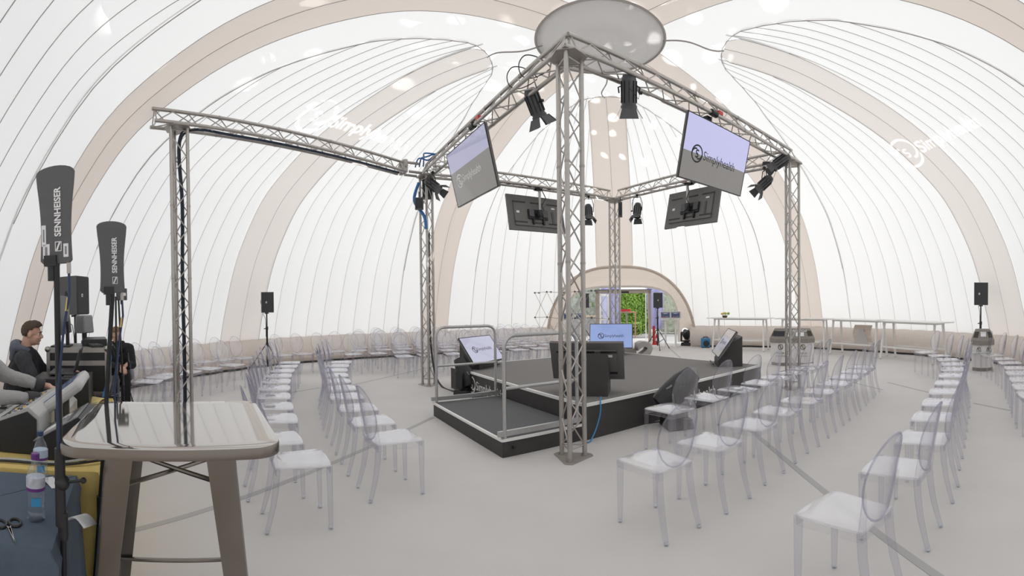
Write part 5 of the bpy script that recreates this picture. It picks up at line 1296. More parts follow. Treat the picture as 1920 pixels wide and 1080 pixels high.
g = G(); g.box((.04, -.07, .004), (.12, .08, .002), mr); g.build('sticker', 'whitep', lid, smooth=False)
for i, (x, y, w_, h_) in enumerate(((-.13, .03, .012, .07), (-.08, .06, .07, .01), (-.08, .03, .05, .01), (-.08, .0, .07, .01), (-.11, .03, .01, .05))):
    g = G(); g.box((x, y - .02, .004), (w_, h_, .002), mr); g.build('emblem', 'paint', lid, smooth=False)
def sheet(name, label, a, b, yaw, w_, h_, m, curl=.01, cat='paper', z=DZ + .002):
    t = thing(name, label, cat, tuple(dk(a, b, z)), DANG + yaw); g = G(); g.grid(lambda u, v: ((u - .5) * w_, (v - .5) * h_, curl * math.sin(PI * u) + curl * .6 * v), 8, 4)
    o = g.build('sheet', m, t); sm = o.modifiers.new('solid', 'SOLIDIFY'); sm.thickness = .0015; return t
sheet('paper_sheet', 'white printed pages lying between the two grey consoles', 1.10, .66, R(20), .34, .24, 'whitep', .012, z=DZ + .01)
sheet('paper_sheet', 'white page under the printed pages, nearer the front console', 1.06, .70, R(8), .34, .24, 'whitep', .004)
sheet('envelope', 'yellow envelope lying on the far end of the yellow cloth', 1.80, .18, R(-20), .30, .2, mat('manila_paper', (.68, .55, .24), .8), .03, 'envelope')
sheet('paper_tag', 'white paper tag on the slate blue cloth beside the water bottle', -.22, .22, R(30), .15, .06, 'whitep', .002)
sheet('paper_tissue', 'crumpled white tissue at the front corner of the slate blue cloth', -.66, .03, R(60), .10, .09, 'whitep', .03, 'tissue')
def bottle(px, py, z, h_, cap, label, lab):
    p = at(px, py, z); t = thing('water_bottle', label, 'bottle', tuple(p), heading(p.xy))
    k = h_ / .23
    pr = [(.028, 0), (.033, .006), (.033, .03), (.030, .036), (.033, .042), (.030, .085), (.033, .12), (.033, .15), (.026, .178), (.014, .2), (.0125, .215)]
    g = G(); g.lathe([(r * k, zz * k) for r, zz in pr], 20); g.build('bottle_body', 'pet', t)
    g = G(); g.lathe([(.015 * k, .212 * k), (.0155 * k, .232 * k), (.013 * k, .234 * k)], 16); g.build('cap', cap, t)
    g = G(); g.lathe([(.0305 * k, 0.004 * k), (.031 * k, .10 * k)], 16); g.build('water', mat('water_' + label[:5].strip().replace(' ', '_'), (.7, .75, .78), .1), t) if False else None
    g = G(); g.lathe([(.0338 * k, .108 * k), (.0338 * k, .152 * k)], 20); lb = g.build('label_band', lab, t)
    lb.data.polygons.foreach_set('use_smooth', [True] * len(lb.data.polygons))
    g = G(); g.lathe([(.0341 * k, .108 * k), (.0341 * k, .119 * k)], 20); g.build('label_stripe', mat('purple_stripe', (.14, .03, .22), .5) if 'purple' in label else 'bluec', t)
    g = G(); g.box((.0, -.0305 * k, .072 * k), (.034 * k, .005 * k, .028 * k)); g.build('blue_panel', mat('cyan_label', (.06, .33, .62), .5), t, smooth=False)
    return t
bottle(68, 974, DZ, .27, mat('purple_cap', (.13, .03, .2), .4), 'water bottle with a purple cap standing on the slate blue cloth', mat('blue_white_label', (.55, .58, .75), .5, var=.6, scale=30))
bottle(77, 905, DZ, .255, mat('navy_cap', (.03, .06, .14), .4), 'water bottle with a dark blue cap behind the purple-capped bottle', mat('pale_label', (.5, .6, .72), .5))
sc = thing('scissors', 'black-handled scissors lying on the slate blue cloth', 'scissors', tuple(at(16, 985, DZ + .006)), DANG + R(205))
for k in (-1, 1):
    g = G(); g.tube([(.035 * math.cos(a) - .02, k * .03 + .024 * math.sin(a), 0) for a in np.linspace(0, 2 * PI, 15)[:-1]], .006, 6, closed=True); g.build('handle', 'black', sc)
    g = G(); g.prism([(.0, k * .012), (.03, k * .004), (.14, -k * .002), (.03, -k * .006)][::k], -.002, .002); g.build('blade', 'alu', sc, smooth=False)

# flight case with the monitor and small kit on it
fc = thing('flight_case', 'black and aluminium flight case on the dark cloth, under the monitor', 'flight case', tuple(dk(2.42, .36, DZ)), DANG)
g = G(); g.box((0, 0, .24), (.62, .60, .46)); g.build('carcass', 'black', fc, smooth=False)
for z, h_ in ((.455, .05), (.325, .05), (.02, .04)):
    g = G(); g.box((0, 0, z), (.635, .615, h_)); g.build('aluminium_band', 'alu', fc, smooth=False)
for x in (-1, 1):
    for y in (-1, 1):
        g = G(); g.box((x * .305, y * .295, .24), (.035, .035, .47)); g.build('edge_profile', 'alu', fc, smooth=False)
        g = G(); g.ball((x * .31, y * .30, .465), .032, 8, 6); g.build('ball_corner', 'alu', fc)
for x in (-.17, .17):
    g = G(); g.box((x, .31, .385), (.07, .012, .08)); g.build('latch', 'alu_d', fc, smooth=False)
ztop = DZ + .48
mo = thing('monitor', 'thin black monitor seen edge-on, standing on the flight case', 'monitor', tuple(dk(2.30, .52, ztop)), DANG + R(-2))
mm = Mx.Translation((0, 0, .33)) @ rotx(R(-6))
g = G(); g.box((0, 0, 0), (.56, .04, .40), mm); g.build('panel', 'dgrey', mo, bevel=.006); g = G(); g.box((0, .021, 0), (.53, .004, .36), mm); g.build('display_glass', 'glassb', mo, smooth=False)
g = G(); g.box((0, -.04, .13), (.06, .03, .26)); g.build('stand_neck', 'black', mo, smooth=False); g = G(); g.box((0, .02, .008), (.24, .2, .014)); g.build('stand_foot', 'black', mo, bevel=.004)
sm_ = thing('small_monitor_box', 'small grey tilted monitor box behind the black monitor', 'monitor', tuple(dk(2.66, .34, ztop)), DANG + R(150))  # a small screen on a neck, not a lamp
g = G(); g.box((0, 0, .22), (.2, .14, .2), Mx.Translation((0, 0, .0)) @ rotx(R(0)), top=(.8, .9)); g.build('shell', 'mgrey', sm_, bevel=.015); g = G(); g.cyl((0, 0, 0), (0, 0, .13), .03); g.build('neck', 'black', sm_); g = G(); g.box((0, -.072, .22), (.15, .006, .13)); g.build('front_glass', 'glassb', sm_, smooth=False)
rp = thing('receiver_box', 'flat black receiver box lying on the flight case', 'equipment box', tuple(dk(2.52, .22, ztop)), DANG + R(6))
g = G(); g.box((0, 0, .035), (.44, .26, .07)); g.build('case', 'black', rp, bevel=.004); g = G(); g.box((.12, .132, .035), (.1, .006, .04)); g.build('lit_display', screen('receiver_picture', (.3, .45, .8), .7), rp, smooth=False)
for i in range(4):
    g = G(); g.cyl((-.16 + .06 * i, .13, .035), (-.16 + .06 * i, .142, .035), .012, n=10); g.build('knob', 'mgrey', rp)
kb = thing('keyboard', 'black keyboard lying at the edge of the flight case', 'keyboard', tuple(dk(2.24, .20, ztop)), DANG + R(20))
g = G(); g.box((0, 0, .012), (.30, .12, .022)); g.build('base', 'black', kb, bevel=.003)
for r_ in range(3):
    g = G(); g.box((0, -.035 + .035 * r_, .026), (.27, .024, .008)); g.build('key_row', 'dgrey', kb, smooth=False)
bx = thing('device_box', 'black device box under the laptop, between operator and flight case', 'equipment box', tuple(dk(1.72, .44, DZ)), DANG)
g = G(); g.box((0, 0, .13), (.46, .50, .26)); g.build('case', 'black', bx, bevel=.006)
for k in range(6):
    g = G(); g.cyl((-.18 + .07 * k, .25, .17), (-.18 + .07 * k, .272, .17), .018, n=10); g.build('socket', 'mgrey', bx)
for k in range(5):
    g = G(); g.box((-.14 + .07 * k, -.06, .264), (.02, .1, .012)); g.build('fader', 'dgrey', bx, smooth=False)
lp_ = thing('laptop', 'open black laptop under the hand of the operator in charcoal', 'laptop', tuple(w3_(atd(119, 702, 4.36).xy, DZ + .272)), heading(V((-.66, -.75))))
g = G(); g.box((0, 0, .009), (.33, .23, .018)); g.build('base', 'dgrey', lp_, bevel=.004)
g = G(); g.box((0, -.05, .019), (.28, .1, .003)); g.build('keyboard', 'black', lp_, smooth=False)
ml = Mx.Translation((0, -.115, .018)) @ rotx(R(16))
g = G(); g.box((0, 0, .11), (.33, .012, .22), ml); g.build('lid', 'black', lp_, bevel=.003); g = G(); g.box((0, .007, .11), (.30, .003, .19), ml); g.build('display_glass', screen('laptop_picture', (.1, .12, .2), .6), lp_, smooth=False)
# loose leads on the tables
rnd = random.Random(5)
def lead(a, b, n, r, m, label, z=DZ + .012, spread=.16):
    pts = [dk(a + spread * rnd.uniform(-1, 1), b + spread * .8 * rnd.uniform(-1, 1), z + .03 * rnd.random() * (i % 2)) for i in range(n)]
    cable(pts, r, m, label, 'lead', 'cable')
lead(1.45, .14, 9, .006, 'black', 'tangled black lead on the yellow cloth in front of the device box')
lead(1.62, .10, 10, .004, 'mgrey', 'tangled thin grey lead on the yellow cloth below the flight case')
lead(2.06, .06, 10, .005, 'dgrey', 'tangled dark lead at the edge of the dark cloth below the flight case')
lead(1.20, .08, 8, .006, 'black', 'black lead bunched beside the console display housing')
cable([dk(2.12, .05, ztop + .02), dk(2.06, .02, ztop - .1), dk(1.98, .06, DZ + .16), dk(1.90, .10, DZ + .02)], .009, 'bluec', 'bright blue lead hanging down the side of the flight case', 'lead')
cable([dk(2.3, .03, ztop + .02), dk(2.2, -.02, ztop - .12), dk(2.12, -.01, DZ + .22), dk(2.0, .03, DZ + .02)], .005, 'black', 'thin black lead looping down the flight case beside the blue one', 'lead')
cable([dk(2.5, .04, ztop + .03), dk(2.42, -.03, ztop - .1), dk(2.2, -.03, DZ + .1), dk(2.05, .05, DZ + .015)], .005, 'dgrey', 'thin dark lead looping from the receiver box down the flight case', 'lead')
cable([dk(.02, .78, DZ + .012), dk(.06, .5, DZ + .014), dk(.04, .25, DZ + .014), dk(.12, .04, DZ + .02), dk(.16, -.0, DZ + .012)], .008, 'lgrey', 'pale grey lead along the near edge of the yellow cloth', 'lead')
cable([dk(.0, .8, DZ + .011), dk(.03, .5, DZ + .012), dk(.02, .2, DZ + .012), dk(.1, -.02, DZ + .012), dk(.3, -.05, DZ - .1)], .007, 'black', 'black lead along the near edge of the yellow cloth', 'lead')

# ------------------------------------------------------------------ paddle aerials on stands
def paddle(px_bot, py_bot, dist, label, slabel, base_px, W_=.158, H_=.33, yaw=0.0, marks=True):
    p = atd(px_bot, py_bot, dist); f = -p.xy.normalized(); hz = heading(f) + yaw
    t = thing('paddle_aerial', label, 'aerial', tuple(p), hz)
    n = 14; pts = []
    def half(v): return W_ * (.41 - .035 * math.sin(PI * min(1, v * 1.15)) + .09 * v ** 2.2)
    L_ = [(half(k / n), H_ * k / n) for k in range(n + 1)]
    top = [(L_[-1][0] * math.cos(a) / math.cos(.0), H_ + .028 * math.sin(a)) for a in np.linspace(.05, PI - .05, 11)]
    poly = [(-.8 * L_[0][0], -.012), (.8 * L_[0][0], -.012)] + L_ + top[1:-1] + [(-x, y) for x, y in L_[::-1]]
    g = G(); g.prism(poly, -.007, .007, Mx(((1, 0, 0, 0), (0, 0, -1, 0), (0, 1, 0, 0), (0, 0, 0, 1)))); pl = g.build('paddle', 'paddle', t, smooth=False, bevel=.003)
    letters('SENNHEISER', .036, 'paint', pl, Mx.Translation((-.012, .009, H_ * .55)) @ UPB @ Mx.Rotation(R(90), 4, 'Z'), 'lettering', .0006, .001, H_ * .56)
    m2 = Mx.Translation((-.012, .009, H_ * .16)) @ UPB
    for i, (x, y, w_, h_) in enumerate(((0, .017, .026, .0025), (0, -.017, .026, .0025), (.012, 0, .0025, .034), (-.012, 0, .0025, .034))):
        g = G(); g.box((x, y, 0), (w_, h_, .0012), m2); g.build('emblem_bar', 'paint', pl, smooth=False)
    g = G(); g.prism([(-.010, -.015), (-.003, -.015), (.010, .015), (.003, .015)], 0, .0012, m2); g.build('emblem_flash', 'paint', pl, smooth=False)
    if marks:
        for x, y, w_, h_ in ((W_ * .30, H_ * .26, .018, .08), (W_ * .24, H_ * .08, .028, .055), (-W_ * .27, H_ * .08, .02, .05)):
            g = G(); g.box((x, .0085, y + .01), (w_, .002, h_)); o = g.build('sticker', 'whitep', pl, smooth=False)
            g = G(); g.box((x, .0098, y + .01), (w_ * .35, .001, h_ * .6)); g.build('sticker_print', 'mgrey', o, smooth=False)
    g = G(); g.cyl((.02, .0, -.075), (.02, .0, .02), .0165, n=10); g.box((.02, 0, .0), (.05, .035, .04)); g.build('mount', 'black', t)
    g = G(); g.cyl((-.05, 0, -.05), (-.05, 0, -.01), .009, n=8); g.build('connector', 'alu', t)
    g = G(); g.tube([(-.05, 0, -.05), (-.052, .005, -.13), (-.03, .01, -.25), (.0, .012, -.5), (-.005, .012, -.9)], .0055, 6); g.build('lead', mat('dark_blue_lead', (.02, .04, .1), .5), t)
    g = G(); g.cyl((-.047, .003, -.14), (-.04, .006, -.19), .007, n=8); g.build('yellow_tape', 'yellow', t)
    return t, p
def mic_stand(foot, top, label, boom_from=None, r=.0125, clutch=True):
    foot = V(foot); top = V(top); t = thing('aerial_stand', label, 'stand', tuple(foot))
    q = top - foot
    a = q if boom_from is None else V(boom_from) - foot
    g = G(); g.tube([(0, 0, .08), (a.x * .02, a.y * .02, min(a.z, .85)), tuple(a)] if boom_from is not None else [(0, 0, .08), tuple(q * .5), tuple(q)], r, 10); g.build('pole', 'black_m', t)
    g = G(); z = .58 if boom_from is None else a.z - .16; k = (z / q.z) if boom_from is None else 1
    c = q * k if boom_from is None else V((0, 0, z)); g.cyl(c - V((0, 0, .05)), c + V((0, 0, .05)), .02, n=10); g.build('height_clutch', 'black', t)
    if boom_from is not None:
        g = G(); g.ball(tuple(a), .03, 12, 8); g.build('swivel', 'black', t)
        lo = V((q.x, q.y, a.z - .2)); g = G(); g.tube([(q.x, q.y, a.z - .16), (q.x, q.y, a.z + .2), tuple(q)], r, 10); g.build('boom', 'black_m', t)
        g = G(); g.cyl((q.x, q.y, a.z - .16), (q.x, q.y, a.z + .13), .021, n=10); g.build('boom_grip', 'black', t)
        g = G(); g.cyl(tuple(a), (q.x, q.y, a.z), .014, n=8); g.build('boom_arm', 'black', t)
        g = G(); g.cyl(tuple(a), tuple(a + V((.07, .04, .02))), .006, n=6); g.ball(tuple(a + V((.075, .043, .02))), .012, 8, 6); g.build('wing_screw', 'black', t)
    for k in range(3):
        b = R(30 + 120 * k); g = G(); g.cyl((0, 0, .12), (.3 * math.cos(b), .3 * math.sin(b), .012), .009, n=6); lg = g.build('leg', 'black_m', t)
        g = G(); g.ball((.3 * math.cos(b), .3 * math.sin(b), .014), .014, 8, 6); g.build('rubber_foot', 'black', lg)
    return t
t, p = paddle(106, 489, 1.74, 'nearest grey paddle aerial with stickers, above the sound desk', '', 97, yaw=R(-24))
sf = atd(117, 910, 1.74)
mic_stand((sf.x, sf.y, 0), tuple(p + V((.0, 0, -.01))), 'black boom stand carrying the nearest aerial, beside the slate blue table', boom_from=atd(117, 905, 1.74))
t, p = paddle(211, 545, 2.38, 'second grey paddle aerial, right of the first and without stickers', '', 207, yaw=R(12), marks=False)
sf = atd(172, 905, 2.40)
mic_stand((sf.x, sf.y, 0), tuple(p + V((0, 0, -.01))), 'black leaning stand carrying the second aerial, behind the steel table')
def thin_stand(pt, pb, d, label):
    a = atd(*pt, d); b = atd(*pb, d); b.z = 0; t = thing('microphone_stand', label, 'stand', tuple(b), 0, 'thin microphone stands')
    g = G(); g.tube([(0, 0, .06), tuple((a - b) * .5), tuple(a - b)], .010, 8); g.build('pole', 'black_m', t); g = G(); c = (a - b) * .5; g.cyl(c - V((0, 0, .05)), c + V((0, 0, .05)), .018, n=8); g.build('height_clutch', 'black', t)
    g = G(); g.lathe([(.13, 0), (.13, .012), (.02, .03), (.014, .07)], 16); g.build('round_base', 'black_m', t)
    return a
a = thin_stand((217, 556), (219, 790), 4.6, 'thin dark stand in front of the man in the black jacket, left of two')
thin_stand((222, 556), (237, 790), 4.75, 'thin dark stand in front of the man in the black jacket, right of two')
t = thing('small_aerial', 'small black aerial head on the thin stands behind the second paddle', 'aerial', tuple(atd(228, 552, 4.68)), heading(-a.xy))
g = G(); g.box((0, 0, 0), (.11, .03, .12)); g.build('case', 'dgrey', t, bevel=.006); g = G(); g.box((-.03, .017, .0), (.025, .003, .03)); g.build('sticker', 'whitep', t, smooth=False); g = G(); g.cyl((0, 0, -.06), (0, 0, -.1), .014); g.build('mount', 'black', t)

# ------------------------------------------------------------------ people
def melt(g, name, m, parent, base, voxel, smooth=3, noise=0.0, nscale=.08):
    """merge overlapping shapes into one continuous surface"""
    me = g.mesh('melt'); o = bpy.data.objects.new('melt', me); COL.objects.link(o)
    md = o.modifiers.new('r', 'REMESH'); md.mode = 'VOXEL'; md.voxel_size = voxel
    sm = o.modifiers.new('s', 'SMOOTH'); sm.iterations = smooth; sm.factor = .5
    if noise:
        tx = bpy.data.textures.new('folds', 'CLOUDS'); tx.noise_scale = nscale
        dm = o.modifiers.new('d', 'DISPLACE'); dm.texture = tx; dm.strength = noise; dm.mid_level = .5
    dg = bpy.context.evaluated_depsgraph_get(); out = bpy.data.meshes.new_from_object(o.evaluated_get(dg)); bpy.data.objects.remove(o)
    out.transform(Mx.Translation(-V(base))); out.polygons.foreach_set('use_smooth', [True] * len(out.polygons))
    out.materials.clear(); out.materials.append(M[m] if isinstance(m, str) else m)
    r = bpy.data.objects.new(name, out); COL.objects.link(r); r.parent = parent; return r
def capsule(g, pts, rs, n=14):
    pts = [V(p) for p in pts]
    for i in range(len(pts) - 1):
        k = 5; g.tube([pts[i].lerp(pts[i + 1], j / k) for j in range(k + 1)], [rs[i] + (rs[i + 1] - rs[i]) * j / k for j in range(k + 1)], n)
    for p, r in zip(pts, rs): g.ball(tuple(p), r, n, 8)
def head_parts(g, m_):
    for c, r in (((0, -.012, .03), (.076, .096, .088)), ((0, .025, -.03), (.060, .070, .085)), ((0, .036, -.072), (.044, .050, .036)), ((0, .076, -.088), (.019, .016, .017)),
                 ((0, .079, .026), (.048, .018, .013)), ((.030, .066, -.028), (.024, .022, .022)), ((-.030, .066, -.028), (.024, .022, .022)),
                 ((.079, -.008, -.008), (.011, .022, .032)), ((-.079, -.008, -.008), (.011, .022, .032)), ((0, .090, -.050), (.022, .011, .0065)), ((0, .088, -.061), (.019, .011, .0065)),
                 ((.012, .096, -.024), (.008, .010, .008)), ((-.012, .096, -.024), (.008, .010, .008))):
        g.ball(c, r, 16, 10, m_)
    g.tube([m_ @ V((0, .086, .018)), m_ @ V((0, .102, -.006)), m_ @ V((0, .110, -.022))], [.010, .0125, .0135], 10)
    g.ball((0, .108, -.023), (.012, .011, .010), 10, 6, m_)
    g.tube([m_ @ V((0, -.03, -.04)), m_ @ V((0, -.045, -.12)), m_ @ V((0, -.06, -.17))], [.058, .056, .066], 14)
def head_extra(t, m_, base, hair, style):
    mb = Mx.Translation(-V(base)) @ m_
    for s_ in (-1, 1):
        g = G(); g.ball((s_ * .031, .0715, .008), (.0125, .010, .009), 12, 8, mb); e_ = g.build('eye', 'whitep', t); g = G(); g.ball((s_ * .031, .0795, .0075), (.0055, .003, .0055), 10, 6, mb); g.build('iris', 'inkd', e_)
        g = G(); g.tube([mb @ V((s_ * .014, .094, .027)), mb @ V((s_ * .032, .095, .034)), mb @ V((s_ * .050, .080, .028))], [.003, .0042, .002], 6); g.build('eyebrow', hair, t)
    rnd = random.Random(3); g = G(); nu, nv = 44, 22; vs = []; ok = []
    for i in range(nv + 1):
        el = R(-38 + 128 * i / nv)
        for j in range(nu):
            az = 2 * PI * j / nu; d = V((math.cos(el) * math.cos(az), math.cos(el) * math.sin(az), math.sin(el)))
            k = 1.0 + .05 * rnd.random()
            if style == 'quiff': k += .24 * max(0, d.y) * max(0, d.z) * 2 + .06 * max(0, d.z) + .02 * math.sin(az * 9)
            vs.append((d.x * .083 * k, -.012 + d.y * .101 * k, .030 + d.z * .094 * k))
            ok.append(not (d.y > .22 and d.z < (.50 if style == 'quiff' else .66) - .25 * (1 - d.y)) and not (abs(d.x) > .72 and d.z < .05 and d.y > -.25) and not (d.z < -.25 and d.y > -.35))
    fs = [(i * nu + j, i * nu + (j + 1) % nu, (i + 1) * nu + (j + 1) % nu, (i + 1) * nu + j) for i in range(nv) for j in range(nu) if ok[i * nu + j] and ok[(i + 1) * nu + j]]
    g.add(vs, fs, mb); h_ = g.build('hair', hair, t); sd = h_.modifiers.new('solid', 'SOLIDIFY'); sd.thickness = .012; sd.offset = -1
def hand(g, wrist, dirn, normal, curl=.35, side=1):
    """palm, four unequal bent fingers and a thumb from the side of the palm"""
    y = V(dirn).normalized(); z = (V(normal) - y * V(normal).dot(y)).normalized(); x = y.cross(z)
    w_ = V(wrist)
    P = lambda a, b, c: w_ + x * a * side + y * b + z * c
    capsule(g, [P(0, -.02, 0), P(0, .02, 0)], [.026, .028], 12)
    for a in (-.026, -.009, .009, .026): capsule(g, [P(a * .6, .01, 0), P(a, .082 - abs(a) * .25, .002)], [.016, .0125], 10)
    for a, L_ in ((-.029, .062), (-.010, .076), (.010, .080), (.029, .072)):
        p = P(a, .084 - abs(a) * .2, .002); sg = []; ang = 0; r_ = [.0098, .0088, .0080, .0068]; pts = [p]
        for k, f in enumerate((.45, .32, .23)):
            ang += curl * (.6 + .4 * k); p = p + (y * math.cos(ang) - z * math.sin(ang)) * L_ * f + x * side * a * .10; pts.append(p)
        capsule(g, pts, r_, 10)
    p0 = P(.024, .012, -.002); p1 = P(.046, .036, -.012); p2 = P(.050, .066, -.020); p3 = P(.044, .088, -.026)
    capsule(g, [p0, p1, p2, p3], [.017, .0135, .011, .0088], 10)

def person(label, J, hair, style, top, topname, cuff, extra=None, curl=.35, legs='trous', shoe='shoe', hood=None, collar=None, head_dir=None):
    base = V((J['pelvis'].x, J['pelvis'].y, 0)); t = thing('person', label, 'person', tuple(base))
    # frame of the head
    hm = J['headm']
    body = G(); head_parts(body, hm)
    nb = hm @ V((0, -.06, -.17))
    capsule(body, [hm @ V((0, -.05, -.13)), J['neck'], J['chest'], J['pelvis']], [.055, .07, .11, .11], 14)
    for s_ in ('R', 'L'):
        capsule(body, [J['neck'], J['sh' + s_], J['el' + s_], J['wr' + s_]], [.05, .045, .036, .025], 12)
        hand(body, J['wr' + s_] + (J['ha' + s_] - J['wr' + s_]).normalized() * .035, J['ha' + s_] - J['wr' + s_], J['hn' + s_], curl, 1 if s_ == 'L' else -1)
        capsule(body, [J['pelvis'], J['hip' + s_], J['kn' + s_], J['an' + s_]], [.09, .07, .048, .034], 12)
    melt(body, 'body', 'skin', t, base, .0058, 3)
    head_extra(t, hm, base, hair, style)
    # top
    g = G(); side = (J['shR'] - J['shL']).normalized()
    capsule(g, [J['neck'] - V((0, 0, .05)), J['chest'], J['pelvis']], [.115, .165, .165], 18)
    for k in (-.075, .075): capsule(g, [J['chest'] + side * k, (J['chest'] + J['pelvis']) / 2 + side * k * .8, J['pelvis'] + side * k], [.145, .135, .14], 16)
    for s_ in ('R', 'L'):
        cf = J['wr' + s_]; capsule(g, [J['neck'] - V((0, 0, .045)), J['sh' + s_], J['el' + s_], J['el' + s_].lerp(cf, .55), cf.lerp(J['el' + s_], .10)], [.085, .082, .062, .052, .041], 14)
    melt(g, topname, top, t, base, .012, 4, .018, .07)
    for s_ in ('R', 'L'):
        g = G(); a = J['wr' + s_]; b = J['el' + s_]; g.tube([a.lerp(b, .20), a.lerp(b, .10), a.lerp(b, -.04)], [.044, .043, .037], 16, cap=False); o = g.build('cuff', cuff, t); o.location = -base
        sd = o.modifiers.new('solid', 'SOLIDIFY'); sd.thickness = .008
    g = G()
    for s_ in ('R', 'L'): capsule(g, [J['pelvis'], J['hip' + s_], J['kn' + s_], J['an' + s_]], [.15, .105, .075, .058], 16)
    melt(g, 'trousers', legs, t, base, .014, 4, .012, .08)
    for s_ in ('R', 'L'):
        a = J['an' + s_]; f = V((J['kn' + s_].x - J['hip' + s_].x, J['kn' + s_].y - J['hip' + s_].y, 0)); f = f.normalized() if f.length > .02 else V((J['face'][0], J['face'][1], 0)).normalized()
        g = G(); capsule(g, [a + V((0, 0, .02)), a - V((0, 0, .03)) - f * .01, a - V((0, 0, .045)) + f * .12, a - V((0, 0, .055)) + f * .17], [.055, .052, .045, .036], 12); melt(g, 'shoe', shoe, t, base, .01, 3)
    if hood:
        g = G(); c = J['neck']; back = -V((hm.col[1][0], hm.col[1][1], 0)).normalized()
        ring = [c + V((0, 0, .045 + .03 * math.cos(a))) + side * .098 * math.sin(a) + back * (.075 * math.cos(a) + .02) for a in np.linspace(-2.5, 2.5, 15)]
        capsule(g, ring, [.036 + .022 * max(0, math.cos(a)) for a in np.linspace(-2.5, 2.5, 15)], 12)
        capsule(g, [c + back * .10 + V((0, 0, .03)), c + back * .13 + V((0, 0, -.06))], [.065, .04], 12)
        melt(g, 'hood', hood, t, base, .010, 3, .012, .05)
    if collar:
        g = G(); c = J['neck'] + V((0, 0, .03)); f = V((hm.col[1][0], hm.col[1][1], 0)).normalized()
        g.tube([c + side * .085 * math.sin(a) + f * .085 * math.cos(a) for a in np.linspace(0, 2 * PI, 19)[:-1]], .026, 8, closed=True); o = g.build('collar', collar, t); o.location = -base
    if extra: extra(t, base, J)
    return t
def headm(c, face, nod=0.0, tilt=0.0): return Mx.Translation(c) @ Mx.Rotation(heading(face), 4, 'Z') @ Mx.Rotation(-nod, 4, 'X') @ Mx.Rotation(tilt, 4, 'Y')
F2 = V((.66, .75)).normalized(); S2 = V((F2.y, -F2.x))           # the operator in charcoal faces the laptop; S2 is towards his right
def w3(p, z): return V((p[0], p[1], z))
h2 = atd(60, 626, 4.67)
J = dict(headm=headm(h2, F2, R(8)), face=F2, neck=h2 + w3(-F2 * .075, -.185), chest=h2 + w3(-F2 * .10, -.42), pelvis=h2 + w3(-F2 * .16, -.78))
J['shR'] = J['neck'] + w3(S2 * .19 + F2 * .01, -.05); J['shL'] = J['neck'] + w3(-S2 * .19 + F2 * .02, -.05)
J['elR'] = J['shR'] + w3(F2 * .16 + S2 * .05, -.25); J['elL'] = J['shL'] + w3(F2 * .18 - S2 * .03, -.25)
J['wrR'] = atd(106, 703, 4.40); J['wrL'] = J['wrR'] + w3(-S2 * .24 + F2 * .02, .0)
J['haR'] = J['wrR'] + w3(F2 * .1 - S2 * .01, .012); J['haL'] = J['wrL'] + w3(F2 * .1 + S2 * .02, .01); J['hnR'] = J['hnL'] = V((0, 0, 1))
for s_, k in (('R', 1), ('L', -1)):
    J['hip' + s_] = J['pelvis'] + w3(S2 * .1 * k, 0); J['kn' + s_] = J['hip' + s_] + w3(F2 * .30 + S2 * .06 * k, -.06); J['an' + s_] = J['kn' + s_] + w3(-F2 * .06, -.40); J['an' + s_].z = max(J['an' + s_].z, .09)
J['anR'].z = J['anL'].z = .10
def gilet(t, base, J):
    g = G(); side = (J['shR'] - J['shL']).normalized()
    capsule(g, [J['neck'] - V((0, 0, .045)), J['chest'], J['pelvis'] + V((0, 0, .03))], [.125, .178, .178], 18)
    for k in (-.085, .085): capsule(g, [J['neck'] + side * k - V((0, 0, .07)), J['chest'] + side * k, J['pelvis'] + side * k + V((0, 0, .03))], [.09, .152, .15], 16)
    melt(g, 'gilet', mat('dark_gilet', (.022, .023, .027), .95, var=.3, scale=40, bump=.4), t, base, .012, 4, .014, .06)
st2 = thing('stool', 'dark stool under the operator in charcoal, mostly hidden by the desk', 'stool', (J['pelvis'].x, J['pelvis'].y, 0))
zs_ = J['pelvis'].z - .16
g = G(); g.lathe([(.15, zs_ - .05), (.17, zs_ - .04), (.17, zs_ - .01), (.15, zs_)], 20); g.build('seat', 'black', st2)
for k in range(4):
    a = R(45 + 90 * k); g = G(); g.cyl((.1 * math.cos(a), .1 * math.sin(a), zs_ - .04), (.2 * math.cos(a), .2 * math.sin(a), 0), .013, n=8); g.build('leg', 'black_m', st2)
person('person with short brown hair in a charcoal hooded gilet, seated in profile at the laptop', J, 'hairb', 'quiff', 'coat', 'jumper', 'coat', gilet, .30, hood='hood')
# the operator in grey, body mostly beyond the frame
F1 = V((.74, .67)).normalized(); S1 = V((F1.y, -F1.x))
h1 = atd(-88, 560, 3.35); h1.z = 1.68
J = dict(headm=headm(h1, F1, R(20)), face=F1, neck=h1 + w3(-F1 * .07, -.185), chest=h1 + w3(-F1 * .07, -.44), pelvis=h1 + w3(-F1 * .10, -.80))
J['shR'] = J['neck'] + w3(S1 * .19, -.06); J['shL'] = J['neck'] + w3(-S1 * .19, -.06)
J['wrR'] = atd(68, 747, 3.30); J['wrL'] = atd(80, 722, 3.62)
J['elR'] = atd(-28, 744, 3.17); J['elL'] = atd(10, 704, 3.62)
J['haR'] = atd(104, 752, 3.36); J['haL'] = atd(112, 730, 3.68); J['hnR'] = J['hnL'] = V((0, 0, 1))
for s_, k in (('R', 1), ('L', -1)):
    J['hip' + s_] = J['pelvis'] + w3(S1 * .1 * k, -.02); J['kn' + s_] = J['hip' + s_] + w3(F1 * .03, -.42); J['an' + s_] = J['kn' + s_] + w3(-F1 * .02, -.36); J['an' + s_].z = .09
